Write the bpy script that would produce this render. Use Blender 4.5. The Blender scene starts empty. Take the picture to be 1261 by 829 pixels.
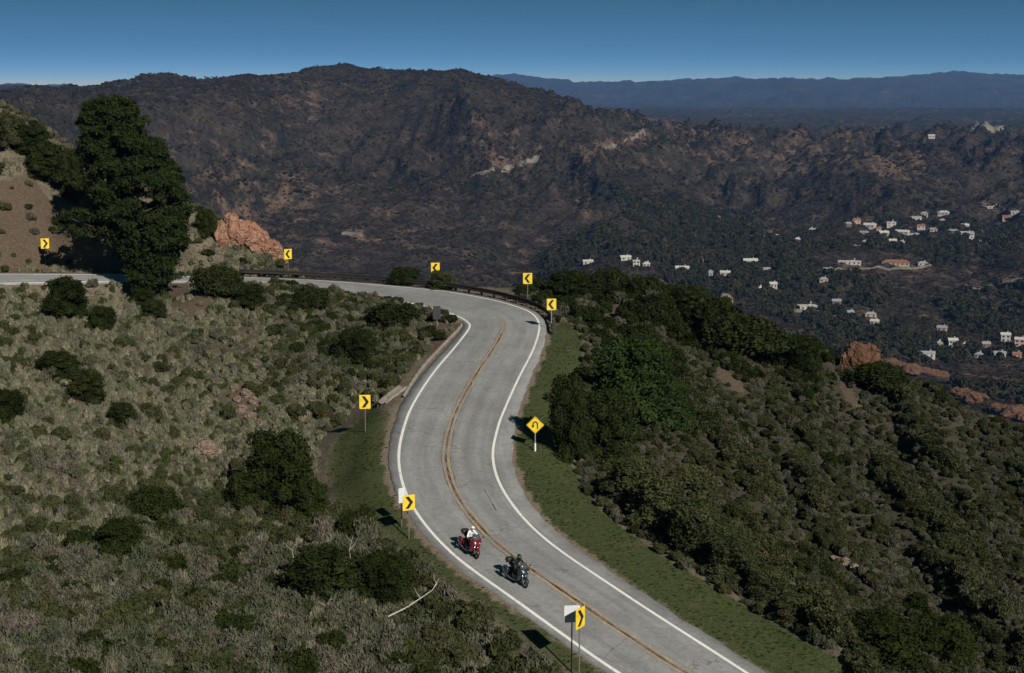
import bpy, bmesh, math, random
import numpy as np
from mathutils import Vector, Matrix, noise as mnoise

random.seed(11)
rng = np.random.default_rng(11)
R = math.radians
C = bpy.context.scene
COL = C.collection

# ------------------------------------------------------------------ camera
CAM_Z = 30.0
FPX, CX, CY = 1800.0, 630.5, 414.5            # focal length and centre in photograph pixels
PITCH = math.atan((CY - 108.0) / FPX)
cam = bpy.data.cameras.new("camera")
cam.sensor_width = 36.0
cam.lens = 36.0 * FPX / 1261.0
cam.clip_start = 0.5
cam.clip_end = 60000.0
cam_o = bpy.data.objects.new("camera", cam)
COL.objects.link(cam_o)
cam_o.location = (0, 0, CAM_Z)
cam_o.rotation_euler = (math.pi / 2 - PITCH, 0, 0)
C.camera = cam_o

# ------------------------------------------------------------------ sun, sky, exposure
SUN_EL = R(32)
SUN_H = Vector((0.48, -0.877)).normalized()   # horizontal direction towards the sun
sun_dir = Vector((SUN_H.x * math.cos(SUN_EL), SUN_H.y * math.cos(SUN_EL), math.sin(SUN_EL)))
sl = bpy.data.lights.new("sun", 'SUN')
sl.energy = 3.9
sl.angle = R(0.5)
sl.color = (1.0, 0.93, 0.82)
so = bpy.data.objects.new("sun", sl)
COL.objects.link(so)
so.rotation_euler = sun_dir.to_track_quat('Z', 'Y').to_euler()
so.location = (60, -110, 110)

W = bpy.data.worlds.new("World")
C.world = W
W.use_nodes = True
nt = W.node_tree
nt.nodes.clear()
tc = nt.nodes.new('ShaderNodeTexCoord')
sc_ = nt.nodes.new('ShaderNodeVectorMath'); sc_.operation = 'MULTIPLY'
sc_.inputs[1].default_value = (1, 1, 8.0)      # the deep blue of the zenith comes down close to the horizon
no_ = nt.nodes.new('ShaderNodeVectorMath'); no_.operation = 'NORMALIZE'
sky = nt.nodes.new('ShaderNodeTexSky')
sky.sky_type = 'NISHITA'
sky.sun_disc = False
sky.sun_elevation = SUN_EL
sky.sun_rotation = math.atan2(SUN_H.x, SUN_H.y)
sky.altitude = 400
sky.air_density = 1.0
sky.dust_density = 0.0
sky.ozone_density = 2.0
# clear, dry winter air: each channel of the sky's own gradient is steepened a little
k1 = nt.nodes.new('ShaderNodeVectorMath'); k1.operation = 'SCALE'; k1.inputs['Scale'].default_value = 0.143
sp = nt.nodes.new('ShaderNodeSeparateXYZ'); cb = nt.nodes.new('ShaderNodeCombineXYZ')
for i_, (pw_, mul_) in enumerate(((1.45, 4.1), (1.1, 5.2), (1.5, 5.7))):
    p_ = nt.nodes.new('ShaderNodeMath'); p_.operation = 'POWER'; p_.inputs[1].default_value = pw_
    m_ = nt.nodes.new('ShaderNodeMath'); m_.operation = 'MULTIPLY'; m_.inputs[1].default_value = mul_
    nt.links.new(sp.outputs[i_], p_.inputs[0]); nt.links.new(p_.outputs[0], m_.inputs[0]); nt.links.new(m_.outputs[0], cb.inputs[i_])
bg = nt.nodes.new('ShaderNodeBackground')
bg.inputs['Strength'].default_value = 0.058
wo = nt.nodes.new('ShaderNodeOutputWorld')
nt.links.new(tc.outputs['Generated'], sc_.inputs[0])
nt.links.new(sc_.outputs[0], no_.inputs[0])
nt.links.new(no_.outputs[0], sky.inputs[0])
nt.links.new(sky.outputs[0], k1.inputs[0]); nt.links.new(k1.outputs[0], sp.inputs[0])
nt.links.new(cb.outputs[0], bg.inputs['Color'])
nt.links.new(bg.outputs[0], wo.inputs['Surface'])

C.view_settings.view_transform = 'Standard'
C.view_settings.look = 'None'
C.view_settings.exposure = 0.42
C.view_settings.gamma = 1.0
C.render.engine = 'CYCLES'
C.cycles.max_bounces = 4
C.cycles.diffuse_bounces = 2
C.cycles.glossy_bounces = 2
C.cycles.transmission_bounces = 2
C.cycles.volume_bounces = 0
C.cycles.transparent_max_bounces = 4
C.cycles.caustics_reflective = False
C.cycles.caustics_refractive = False

# ------------------------------------------------------------------ picking points of the place
SP, CP = math.sin(PITCH), math.cos(PITCH)
def ray(px, py):
    dx = (px - CX) / FPX
    dy = -(py - CY) / FPX
    return np.array([dx, CP + dy * SP, -SP + dy * CP])
def at_z(px, py, zr):                # point at height zr relative to the camera
    v = ray(px, py)
    return v * (zr / v[2])
def at_d(px, py, d):                 # point at forward distance d
    v = ray(px, py)
    return v * (d / v[1])
def project(x, y, z):                # world (z absolute) -> pixel
    zr = z - CAM_Z
    f = y * CP - zr * SP
    u = y * SP + zr * CP
    return CX + FPX * x / f, CY - FPX * u / f
def z_for_row(x, y, py):             # height of the point above (x, y) that shows at row py
    dy = -(py - CY) / FPX
    zr = y * (-SP + dy * CP) / (CP + dy * SP)
    return zr + CAM_Z

# ------------------------------------------------------------------ noise and splines
def _hash(ix, iy, seed):
    h = (ix.astype(np.int64) * 374761393 + iy.astype(np.int64) * 668265263 + seed * 1442695041) & 0xffffffff
    h = ((h ^ (h >> 13)) * 1274126177) & 0xffffffff
    return ((h ^ (h >> 16)) & 0xffff) / 65535.0 * 2 * math.pi
def perlin(x, y, seed=0):
    ix, iy = np.floor(x), np.floor(y)
    fx, fy = x - ix, y - iy
    u = fx * fx * fx * (fx * (fx * 6 - 15) + 10)
    v = fy * fy * fy * (fy * (fy * 6 - 15) + 10)
    def g(dx, dy):
        a = _hash(ix + dx, iy + dy, seed)
        return np.cos(a) * (fx - dx) + np.sin(a) * (fy - dy)
    a = g(0, 0) * (1 - u) + g(1, 0) * u
    b = g(0, 1) * (1 - u) + g(1, 1) * u
    return (a * (1 - v) + b * v) * 1.5
def fbm(x, y, wl, octs=4, seed=0, gain=0.5):
    s, a = 0, 1.0
    for o in range(octs):
        s = s + a * perlin(x / wl, y / wl, seed + o * 17)
        wl *= 0.5
        a *= gain
    return s
def ridged(x, y, wl, octs=4, seed=0, gain=0.5):
    s, a = 0, 1.0
    for o in range(octs):
        s = s + a * (0.45 - np.abs(perlin(x / wl, y / wl, seed + o * 17)) * 1.6)
        wl *= 0.5
        a *= gain
    return s
def sstep(a, b, x):
    t = np.clip((x - a) / (b - a), 0, 1)
    return t * t * (3 - 2 * t)
class TPS:
    def __init__(self, p, z, lam=1e-3):
        p = np.asarray(p, float); z = np.asarray(z, float)
        self.c = p.mean(0); self.s = p.std(0).mean()
        self.p = (p - self.c) / self.s
        n = len(p)
        d2 = ((self.p[:, None] - self.p[None]) ** 2).sum(2)
        K = np.where(d2 > 0, d2 * np.log(d2 + 1e-12), 0) + lam * np.eye(n)
        P = np.c_[np.ones(n), self.p]
        A = np.block([[K, P], [P.T, np.zeros((3, 3))]])
        w = np.linalg.solve(A, np.r_[z, 0, 0, 0])
        self.w, self.a = w[:n], w[n:]
    def __call__(self, q):
        q = (np.asarray(q, float) - self.c) / self.s
        out = np.empty(len(q))
        for i in range(0, len(q), 20000):
            b = q[i:i + 20000]
            d2 = (b ** 2).sum(1)[:, None] + (self.p ** 2).sum(1)[None] - 2 * b @ self.p.T
            d2 = np.maximum(d2, 1e-12)
            out[i:i + 20000] = (d2 * np.log(d2)) @ self.w + self.a[0] + b @ self.a[1:]
        return out

# ------------------------------------------------------------------ the road's two edge lines
def zroad(px, py):
    k = np.interp(py, [338, 342, 400, 555, 645, 829, 1000], [-21.2, -21.5, -22.8, -26.4, -28.1, -30.8, -33.0])
    return k + max(0.0, 430 - px) * (1.9 / 430) * (1 if py < 380 else 0)
PAIRS = [((980, 960), (1120, 960)), ((868, 890), (1006, 885)),
         ((762, 829), (895, 813)), ((640, 743), (765, 729)), ((553, 678), (668, 661)), ((505, 618), (622, 608)),
         ((491, 565), (607, 565)), ((500, 518), (613, 527)), ((515, 487), (624, 498)), ((537, 455), (640, 463)),
         ((560, 428), (656, 432)), ((578, 404), (664, 406)), ((576, 397), (661, 392)), ((567, 391), (648, 382)),
         ((552, 385), (622, 373.5)), ((535, 380), (595, 367)), ((500, 372), (548, 359)), ((470, 367), (510, 355)),
         ((430, 361), (462, 350.5)), ((380, 353.5), (400, 346)), ((310, 347), (318, 342.3)), ((200, 346.5), (200, 340)),
         ((100, 347.2), (100, 338)), ((0, 349), (0, 337.6)), ((-150, 351), (-150, 337))]
eL = np.array([at_z(a[0], a[1], zroad(*a)) for a, b in PAIRS])
eR = np.array([at_z(b[0], b[1], zroad(*b)) for a, b in PAIRS])
eL[:, 2] += CAM_Z; eR[:, 2] += CAM_Z
def smooth_curve(P, n, t_in):
    # Catmull-Rom through P evaluated at parameters t_in (0..len-1)
    out = np.empty((n, P.shape[1]))
    m = len(P)
    for k, t in enumerate(t_in):
        i = min(int(t), m - 2); f = t - i
        p0, p1, p2, p3 = P[max(i - 1, 0)], P[i], P[i + 1], P[min(i + 2, m - 1)]
        out[k] = 0.5 * (2 * p1 + (p2 - p0) * f + (2 * p0 - 5 * p1 + 4 * p2 - p3) * f * f + (3 * p1 - p0 - 3 * p2 + p3) * f ** 3)
    return out
mid0 = (eL + eR) / 2
seg = np.linalg.norm(np.diff(mid0, axis=0), axis=1)
cum = np.r_[0, np.cumsum(seg)]
NS = 420
tt = np.interp(np.linspace(0, cum[-1], NS), cum, np.arange(len(PAIRS)))
sL, sR = smooth_curve(eL, NS, tt), smooth_curve(eR, NS, tt)
for a in (sL, sR):                    # even out small kinks
    for _ in range(3):
        a[1:-1] = (a[:-2] + 2 * a[1:-1] + a[2:]) / 4
def cross_edge(E, m, t, n, sgn):
    d = E[:, :2] - m[:2]
    a = d @ t; b = d @ n * sgn
    best = None
    for j in np.nonzero(a[:-1] * a[1:] <= 0)[0]:
        f = a[j] / (a[j] - a[j + 1] + 1e-12)
        w = b[j] + (b[j + 1] - b[j]) * f
        if 1.0 < w < 7.0 and (best is None or w < best[0]): best = (w, E[j] + (E[j + 1] - E[j]) * f)
    return None if best is None else best[1]
fL, fR = sL.copy(), sR.copy()
for _ in range(2):                    # square every section to the road's own direction
    m_ = (sL + sR) / 2
    for k in range(NS):
        t_ = m_[min(k + 3, NS - 1), :2] - m_[max(k - 3, 0), :2]; t_ /= np.linalg.norm(t_)
        n_ = np.array([t_[1], -t_[0]])
        a_ = cross_edge(fL, m_[k], t_, n_, -1); b_ = cross_edge(fR, m_[k], t_, n_, 1)
        if a_ is not None and b_ is not None: sL[k], sR[k] = a_, b_
    for a_ in (sL, sR):
        for _2 in range(4): a_[1:-1] = (a_[:-2] + 2 * a_[1:-1] + a_[2:]) / 4
sM = (sL + sR) / 2
latv = sR - sL
halfw = np.linalg.norm(latv[:, :2], axis=1) / 2
lat = latv / np.linalg.norm(latv[:, :2], axis=1)[:, None]     # unit across the road in plan, carries the cross fall in z
arc = np.r_[0, np.cumsum(np.linalg.norm(np.diff(sM, axis=0), axis=1))]
sec_t = tt                                                     # which pair a section lies at
shL = np.interp(sec_t, [0, 2, 5, 6, 8, 11, 12, 24], [0.4, 0.4, 0.6, 0.75, 1.0, 0.7, 0.5, 0.4])
shR = np.interp(sec_t, [0, 2, 5, 6, 8, 11, 13, 24], [0.9, 0.9, 1.3, 1.5, 1.1, 0.7, 0.5, 0.5])
def sec_of(k):                        # section index of pair k
    return int(np.argmin(np.abs(sec_t - k)))

# ------------------------------------------------------------------ terrain heights
near = []
def npt(px, py, zr):
    v = at_z(px, py, zr); near.append((v[0], v[1], zr))
def xyz(x, y, zr): near.append((x, y, zr))
for px, py, z in [
    # slope inside the bend
    (0, 829, -27), (0, 700, -27), (0, 600, -26), (0, 500, -24), (0, 450, -22.7), (0, 400, -21.0), (0, 362, -20.0),
    (120, 829, -28), (120, 600, -27), (120, 450, -23.5), (120, 375, -20.6),
    (250, 829, -29), (250, 700, -29), (250, 600, -28), (250, 500, -26), (250, 450, -24.3), (250, 400, -22.3), (250, 362, -20.7),
    (400, 829, -30), (400, 700, -30), (400, 600, -29), (400, 530, -28), (400, 480, -26), (400, 430, -24), (400, 390, -22.4),
    (480, 430, -24.2), (535, 400, -22.95), (440, 565, -27.3), (430, 640, -28.9), (480, 700, -29.8), (600, 829, -31.3), (680, 829, -31),
    (-300, 829, -25), (-300, 500, -22.5), (-300, 362, -18), (400, 1000, -32), (0, 1000, -28), (700, 1000, -33.5), (-300, 1000, -25),
    # bank and hill above the far road
    (-20, 334, -19.2), (60, 333, -19.5), (140, 333, -19.8), (230, 333, -20.4), (300, 337, -20.9), (0, 297, -16.2), (60, 290, -16), (105, 300, -17.2), (160, 315, -18.8), (220, 318, -19.2),
    # verge and slope right of the road
    (1050, 829, -31.3), (900, 740, -29.9), (830, 700, -29.2), (760, 655, -28.4), (712, 605, -27.6), (735, 590, -27.9), (690, 560, -26.7), (680, 500, -25.4), (722, 440, -24.2), (712, 405, -23.2),
    (740, 375, -22.9), (765, 372, -22.9), (690, 380, -22.6), (700, 352, -22.5), (850, 380, -24.9), (920, 402, -26.6), (1000, 432, -28.8), (1100, 465, -30.2), (1180, 497, -32), (1261, 540, -34), (1400, 600, -38),
    (1261, 829, -38), (1100, 829, -33), (1100, 700, -35.3), (1000, 720, -33), (1261, 650, -37), (1000, 600, -32.5), (800, 600, -29.3), (850, 480, -27.2), (780, 470, -25.9), (1000, 500, -30.8), (1150, 560, -34.2), (900, 660, -31.3), (820, 540, -28),
    (1500, 829, -43), (1500, 650, -42), (1250, 1000, -38), (1500, 1000, -44)]:
    npt(px, py, z)
for px, py, d in [(0, 210, 151), (-60, 185, 150), (50, 262, 151), (110, 252, 160), (30, 168, 168), (110, 218, 172), (200, 255, 172), (270, 270, 176), (330, 312, 174), (0, 140, 185), (-150, 120, 175), (-250, 150, 160),
                  (180, 300, 160), (120, 283, 156), (230, 300, 165), (90, 190, 178)]:
    v = at_d(px, py, d); xyz(v[0], v[1], v[2])
for k in range(0, NS, 9):
    if sM[k, 1] > 30:
        for s, sh in ((-1, shL), (1, shR)):
            p = sM[k] + lat[k] * s * (halfw[k] + sh[k] + 0.6)
            xyz(p[0], p[1], p[2] - CAM_Z - 0.08)
for px, d, z in [(-400, 240, -45), (-100, 240, -40), (60, 245, -52), (200, 235, -60), (350, 225, -62), (450, 215, -58), (550, 212, -58), (650, 210, -58), (750, 212, -56), (850, 212, -56), (1000, 212, -60), (1150, 205, -62), (1300, 200, -64), (1500, 195, -66),
                 (350, 190, -34), (450, 184, -34), (550, 184, -33), (650, 180, -30.5), (750, 182, -30), (900, 178, -33), (1050, 172, -38), (1200, 163, -42), (1350, 155, -46)]:
    x = (px - CX) / FPX * d
    xyz(x, d, z)
near = np.array(near)
tps_near = TPS(near[:, :2], near[:, 2], 2e-5)

COLS = {
    -250: [(1000, 330), (1500, 215), (1900, 150), (2600, -150.0), (4500, -170.0), (6500, 112), (9000, -150.0)],
    0:    [(1100, 330), (1500, 205), (1900, 150), (2200, 124), (3000, -110.0), (4800, -170.0), (6500, 106), (9000, -150.0)],
    100:  [(1150, 330), (1600, 205), (2100, 140), (2450, 112), (3200, -90.0), (5000, -170.0), (6800, 108), (9000, -150.0)],
    190: [(1500, 330), (1755, 246), (2061, 156), (2350, 97), (3250, -70.0), (5800, -160.0), (9000, -150.0)],
    300: [(1600, 330), (1870, 246), (2194, 156), (2500, 97), (3400, -70.0), (5800, -160.0), (9000, -150.0)],
    400: [(1650, 330), (1935, 245), (2277, 154), (2600, 95), (3500, -70.0), (5800, -160.0), (9000, -150.0)],
    480: [(1680, 330), (1971, 243), (2320, 150), (2650, 90), (3550, -70.0), (5800, -160.0), (9000, -150.0)],
    560: [(1700, 330), (1985, 246), (2327, 155), (2650, 96), (3550, -70.0), (5800, -160.0), (9000, -150.0)],
    600: [(1710, 330), (1983, 251), (2310, 165), (2620, 108), (3520, -70.0), (5800, -160.0), (9000, -150.0)],
    650: [(1720, 330), (1984, 255), (2300, 174), (2600, 120), (3500, -70.0), (5800, -160.0), (9000, -150.0)],
    760:  [(1450, 330), (1650, 290), (2000, 240), (2450, 190), (2800, 156), (3500, -150.0), (5000, 152), (6800, 140), (9000, 135)],
    850:  [(1450, 335), (1700, 292), (2050, 245), (2350, 205), (2650, 178), (3400, -170.0), (5000, 152), (6800, 142), (9000, 135)],
    950:  [(1150, 405), (1450, 335), (1750, 288), (2100, 240), (2450, 198), (2700, 185), (3500, 176), (5000, 154), (6800, 142), (9000, 135)],
    1100: [(1150, 412), (1450, 345), (1750, 296), (2050, 252), (2400, 212), (2700, 190), (3500, 170), (5000, 152), (6800, 141), (9000, 135)],
    1261: [(900, 505), (1200, 420), (1450, 350), (1750, 292), (2000, 250), (2400, 212), (2700, 192), (3500, 170), (5000, 152), (6800, 141), (9000, 135)],
    1500: [(900, 520), (1200, 425), (1450, 345), (1750, 280), (2000, 235), (2400, 205), (2700, 190), (3500, 170), (5000, 152), (6800, 141), (9000, 135)],
}
FARCREST = [(-250, 112), (0, 112), (200, 110), (400, 108), (600, 96), (650, 98), (700, 104), (760, 107), (800, 108), (850, 104.5), (900, 103), (950, 100), (1000, 97), (1060, 95), (1100, 93), (1180, 95), (1261, 97), (1500, 92)]
fpts, fz = [], []
US, LS = 9.0, 3.2
def fpt(px, d, z):
    fpts.append((((px - CX) / FPX) * US, math.log(d) * LS)); fz.append(z)
for px, lst in COLS.items():
    fpt(px, 210, -58); fpt(px, 300, -95); fpt(px, 480, -170)
    if lst[0][0] > 950: fpt(px, 800, -196 if px > 700 else -175)
    for d, py in lst:
        fpt(px, d, float(py) if py < 0 else at_d(px, py, d)[2])
for px, py in FARCREST:
    fpt(px, 15000, at_d(px, py, 15000)[2]); fpt(px, 11500, -150 if px > 500 else -120); fpt(px, 20000, -200)
tps_far = TPS(fpts, fz, 1e-4)

def far_z(x, y):
    d = np.maximum(y, 100.0)
    z = tps_far(np.c_[(x / d) * US, np.log(d) * LS])
    a = sstep(500, 2200, d)
    b = sstep(8000, 14000, d)
    valley = sstep(-120, -185, z) * (1 - sstep(5000, 9000, d))
    amp = (1 - 0.70 * sstep(-75, 5, z) * (1 - b)) * (9 + 46 * a) * (1 - 0.55 * valley) * (1 - sstep(2700, 4600, d) * 0.72)
    wx = x + 70 * fbm(x, y, 420, 2, 5); wy = y + 70 * fbm(x, y, 420, 2, 9)
    sp = wx * 0.9 - wy * 0.38; al = wy * 0.9 + wx * 0.38
    z = z + amp * (1.15 * ridged(sp, al * 0.45, 330, 5, 3, 0.5) - 0.12)
    z = z + amp * 0.46 * (1 - 0.6 * valley) * ridged(sp, al * 0.5, 95, 4, 23, 0.55) * (1 - b)
    z = z + 2.2 * fbm(x, y, 45, 3, 31) * sstep(230, 500, d)
    z = z + b * 95 * (ridged(x, y * 0.6, 2400, 6, 77, 0.55) + 0.05)
    return z

def road_frame(x, y):
    """nearest road section, signed offset across it (+ = right edge side)"""
    n = len(x)
    idx = np.empty(n, int); off = np.empty(n); dist = np.empty(n)
    for i in range(0, n, 8000):
        dx = x[i:i + 8000, None] - sM[None, :, 0]; dy = y[i:i + 8000, None] - sM[None, :, 1]
        d2 = dx * dx + dy * dy
        j = d2.argmin(1)
        idx[i:i + 8000] = j; dist[i:i + 8000] = np.sqrt(d2[np.arange(len(j)), j])
        off[i:i + 8000] = dx[np.arange(len(j)), j] * lat[j, 0] + dy[np.arange(len(j)), j] * lat[j, 1]
    return idx, off, dist

_a, _b = at_z(880, 440, -26.6), at_z(1060, 700, -34.0)
GDIR = (_b - _a)[:2] / np.linalg.norm((_b - _a)[:2])
def band(x, y):                        # rills running down the right slope, about +-0.5
    al = x * GDIR[0] + y * GDIR[1]; ac = x * GDIR[1] - y * GDIR[0]
    ac = ac + 1.5 * fbm(x, y, 22, 2, 15)
    return ridged(ac, al * 0.16, 8.5, 2, 12, 0.5)
GULLIES = [[(820, 420), (862, 452), (905, 480), (960, 540), (1060, 640)], [(835, 525), (880, 560), (915, 610), (985, 670), (1060, 712)],
           [(1060, 590), (1110, 640), (1170, 690), (1261, 770)], [(985, 430), (1040, 480), (1120, 560), (1261, 650)]]
def height(x, y, want_attr=False):
    x = np.asarray(x, float); y = np.asarray(y, float)
    zn = tps_near(np.c_[x, y])
    idx, off, dist = road_frame(x, y)
    hw = halfw[idx]
    inside = np.where(off < 0, hw + shL[idx], hw + shR[idx])
    e = np.abs(off) - inside
    e = np.where(dist > inside + 25, 99, e)
    rough = sstep(1.5, 7, e)
    zn = zn + rough * (0.32 * fbm(x, y, 9, 4, 41) + 0.45 * fbm(x, y, 24, 2, 43))
    zn = zn - rough * sstep(7, 16, x) * sstep(0, 12, 172 - y) * 1.5 * band(x, y)
    rz = sM[idx, 2] - CAM_Z + lat[idx, 2] * np.clip(off, -hw - 2, hw + 2)
    k = sstep(0.25, 3.2, e)
    zn = (rz - 0.09 - 0.05 * sstep(0, 2, e)) * (1 - k) + zn * k
    w = sstep(205, 260, y)
    z = zn
    if (w > 0).any():
        z = zn * (1 - w) + far_z(x, y) * w
    if want_attr:
        return z + CAM_Z, idx, off, e
    return z + CAM_Z
def hit(px, py, dmin=35, dmax=9000):
    """where the sight line through a pixel meets the ground"""
    v = ray(px, py)
    d = np.exp(np.linspace(math.log(dmin), math.log(dmax), 700))
    x = v[0] / v[1] * d; zr = v[2] / v[1] * d + CAM_Z
    g = zr - height(x, d)
    k = np.argmax(g < 0)
    if k == 0: return None
    f = g[k - 1] / (g[k - 1] - g[k])
    dd = d[k - 1] + (d[k] - d[k - 1]) * f
    for _ in range(2):
        lo, hi = dd * 0.997, dd * 1.003
        d2 = np.linspace(lo, hi, 24)
        g2 = v[2] / v[1] * d2 + CAM_Z - height(v[0] / v[1] * d2, d2)
        kk = np.argmax(g2 < 0)
        if kk > 0: dd = d2[kk]
        break
    xx = v[0] / v[1] * dd
    return Vector((xx, dd, float(height([xx], [dd])[0])))
def ground(x, y):
    return float(height([x], [y])[0])

# ------------------------------------------------------------------ object helpers
def tag(o, label=None, cat=None, group=None, kind=None):
    if label: o['label'] = label
    if cat: o['category'] = cat
    if group: o['group'] = group
    if kind: o['kind'] = kind
    return o
def empty(name, loc, rz=0.0, label=None, cat=None, group=None):
    o = bpy.data.objects.new(name, None)
    o.empty_display_size = 0.3
    COL.objects.link(o); o.location = loc; o.rotation_euler = (0, 0, rz)
    return tag(o, label, cat, group)
def link(name, me, parent=None, loc=None, rot=None, scale=None):
    o = bpy.data.objects.new(name, me)
    COL.objects.link(o)
    if parent: o.parent = parent
    if loc is not None: o.location = loc
    if rot is not None: o.rotation_euler = rot
    if scale is not None: o.scale = scale
    return o
def copy_tree(o, parent=None):
    c = o.copy(); COL.objects.link(c)
    if parent: c.parent = parent
    for ch in list(o.children): copy_tree(ch, c)
    return c
def mesh_np(name, V, Fq, mats=(), smooth=False, uv=None, attrs=None):
    me = bpy.data.meshes.new(name)
    V = np.asarray(V, np.float32); Fq = np.asarray(Fq, np.int32)
    me.vertices.add(len(V)); me.vertices.foreach_set('co', V.ravel())
    k = Fq.shape[1]
    me.loops.add(Fq.size); me.loops.foreach_set('vertex_index', Fq.ravel())
    me.polygons.add(len(Fq)); me.polygons.foreach_set('loop_start', np.arange(0, Fq.size, k, dtype=np.int32))
    if smooth: me.polygons.foreach_set('use_smooth', np.ones(len(Fq), bool))
    if uv is not None:
        l = me.uv_layers.new(name='UVMap'); l.data.foreach_set('uv', np.asarray(uv, np.float32)[Fq.ravel()].ravel())
    for n, a in (attrs or {}).items():
        t = me.attributes.new(n, 'FLOAT', 'POINT'); t.data.foreach_set('value', np.asarray(a, np.float32))
    me.update(calc_edges=True); me.validate()
    for m in mats: me.materials.append(m)
    return me
def strip(rows):                      # list of rows of points -> verts, quads
    rows = np.asarray(rows, float)
    n, m = rows.shape[:2]
    i = np.arange(n - 1)[:, None] * m + np.arange(m - 1)[None]
    q = np.stack([i, i + 1, i + m + 1, i + m], -1).reshape(-1, 4)
    return rows.reshape(-1, 3), q
class MB:
    def __init__(s): s.v = []; s.f = []
    def add(s, vs, fs):
        b = len(s.v); s.v += [tuple(p) for p in vs]; s.f += [tuple(i + b for i in f) for f in fs]
    def box(s, c, d, M=None):
        x, y, z = (k / 2 for k in d)
        vs = [Vector((sx * x, sy * y, sz * z)) for sx in (-1, 1) for sy in (-1, 1) for sz in (-1, 1)]
        if M is not None: vs = [M @ p for p in vs]
        vs = [p + Vector(c) for p in vs]
        s.add(vs, [(0, 1, 3, 2), (4, 6, 7, 5), (0, 4, 5, 1), (2, 3, 7, 6), (0, 2, 6, 4), (1, 5, 7, 3)])
    def tube(s, pts, rad, n=8, cap=True):
        pts = [Vector(p) for p in pts]
        if not hasattr(rad, '__len__'): rad = [rad] * len(pts)
        vs, fs = [], []
        ref = None
        for i, p in enumerate(pts):
            t = (pts[min(i + 1, len(pts) - 1)] - pts[max(i - 1, 0)]).normalized()
            if ref is None:
                ref = t.orthogonal().normalized()
            a = (ref - t * ref.dot(t)).normalized(); ref = a
            b = t.cross(a)
            for k in range(n):
                th = 2 * math.pi * k / n
                vs.append(p + (a * math.cos(th) + b * math.sin(th)) * rad[i])
        for i in range(len(pts) - 1):
            for k in range(n):
                fs.append((i * n + k, i * n + (k + 1) % n, (i + 1) * n + (k + 1) % n, (i + 1) * n + k))
        if cap:
            fs.append(tuple(range(n - 1, -1, -1))); fs.append(tuple(range((len(pts) - 1) * n, len(pts) * n)))
        s.add(vs, fs)
    def loft(s, secs, n=14, pw=2.0):
        """secs: (centre, half-width along y, half-height along z) stacked along any path; superellipse sections in the yz plane"""
        vs, fs = [], []
        for c, hy, hz in secs:
            for k in range(n):
                th = 2 * math.pi * k / n
                cy, sz = math.cos(th), math.sin(th)
                e = 2.0 / pw
                vs.append(Vector(c) + Vector((0, hy * math.copysign(abs(cy) ** e, cy), hz * math.copysign(abs(sz) ** e, sz))))
        for i in range(len(secs) - 1):
            for k in range(n):
                fs.append((i * n + k, i * n + (k + 1) % n, (i + 1) * n + (k + 1) % n, (i + 1) * n + k))
        fs.append(tuple(range(n - 1, -1, -1))); fs.append(tuple(range((len(secs) - 1) * n, len(secs) * n)))
        s.add(vs, fs)
    def lathe_y(s, c, prof, n=28):
        """profile (radius, y) turned about the y axis through c"""
        vs, fs = [], []
        for r, yy in prof:
            for k in range(n):
                th = 2 * math.pi * k / n
                vs.append(Vector(c) + Vector((r * math.cos(th), yy, r * math.sin(th))))
        m = len(prof)
        for i in range(m - 1):
            for k in range(n):
                fs.append((i * n + k, i * n + (k + 1) % n, (i + 1) * n + (k + 1) % n, (i + 1) * n + k))
        s.add(vs, fs)
    def ball(s, c, r, n=14, m=9, sc=(1, 1, 1)):
        vs, fs = [], []
        for i in range(m + 1):
            ph = math.pi * i / m
            for k in range(n):
                th = 2 * math.pi * k / n
                vs.append(Vector(c) + Vector((r * sc[0] * math.sin(ph) * math.cos(th), r * sc[1] * math.sin(ph) * math.sin(th), r * sc[2] * math.cos(ph))))
        for i in range(m):
            for k in range(n):
                fs.append((i * n + k, (i + 1) * n + k, (i + 1) * n + (k + 1) % n, i * n + (k + 1) % n))
        s.add(vs, fs)
    def prism(s, poly, y0, y1):
        """polygon in the xz plane extruded along y"""
        n = len(poly)
        vs = [(p[0], y0, p[1]) for p in poly] + [(p[0], y1, p[1]) for p in poly]
        fs = [tuple(range(n)), tuple(range(2 * n - 1, n - 1, -1))] + [((i + 1) % n, i, n + i, n + (i + 1) % n) for i in range(n)]
        s.add(vs, fs)
    def mesh(s, name, mat, smooth=False):
        me = bpy.data.meshes.new(name)
        me.from_pydata(s.v, [], s.f); me.update()
        bm = bmesh.new(); bm.from_mesh(me)
        bmesh.ops.recalc_face_normals(bm, faces=bm.faces)
        bm.to_mesh(me); bm.free()
        if smooth: me.polygons.foreach_set('use_smooth', np.ones(len(me.polygons), bool))
        if mat: me.materials.append(mat)
        return me
    def build(s, name, mat, parent=None, smooth=False, **k):
        return link(name, s.mesh(name, mat, smooth), parent, **k)

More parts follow.
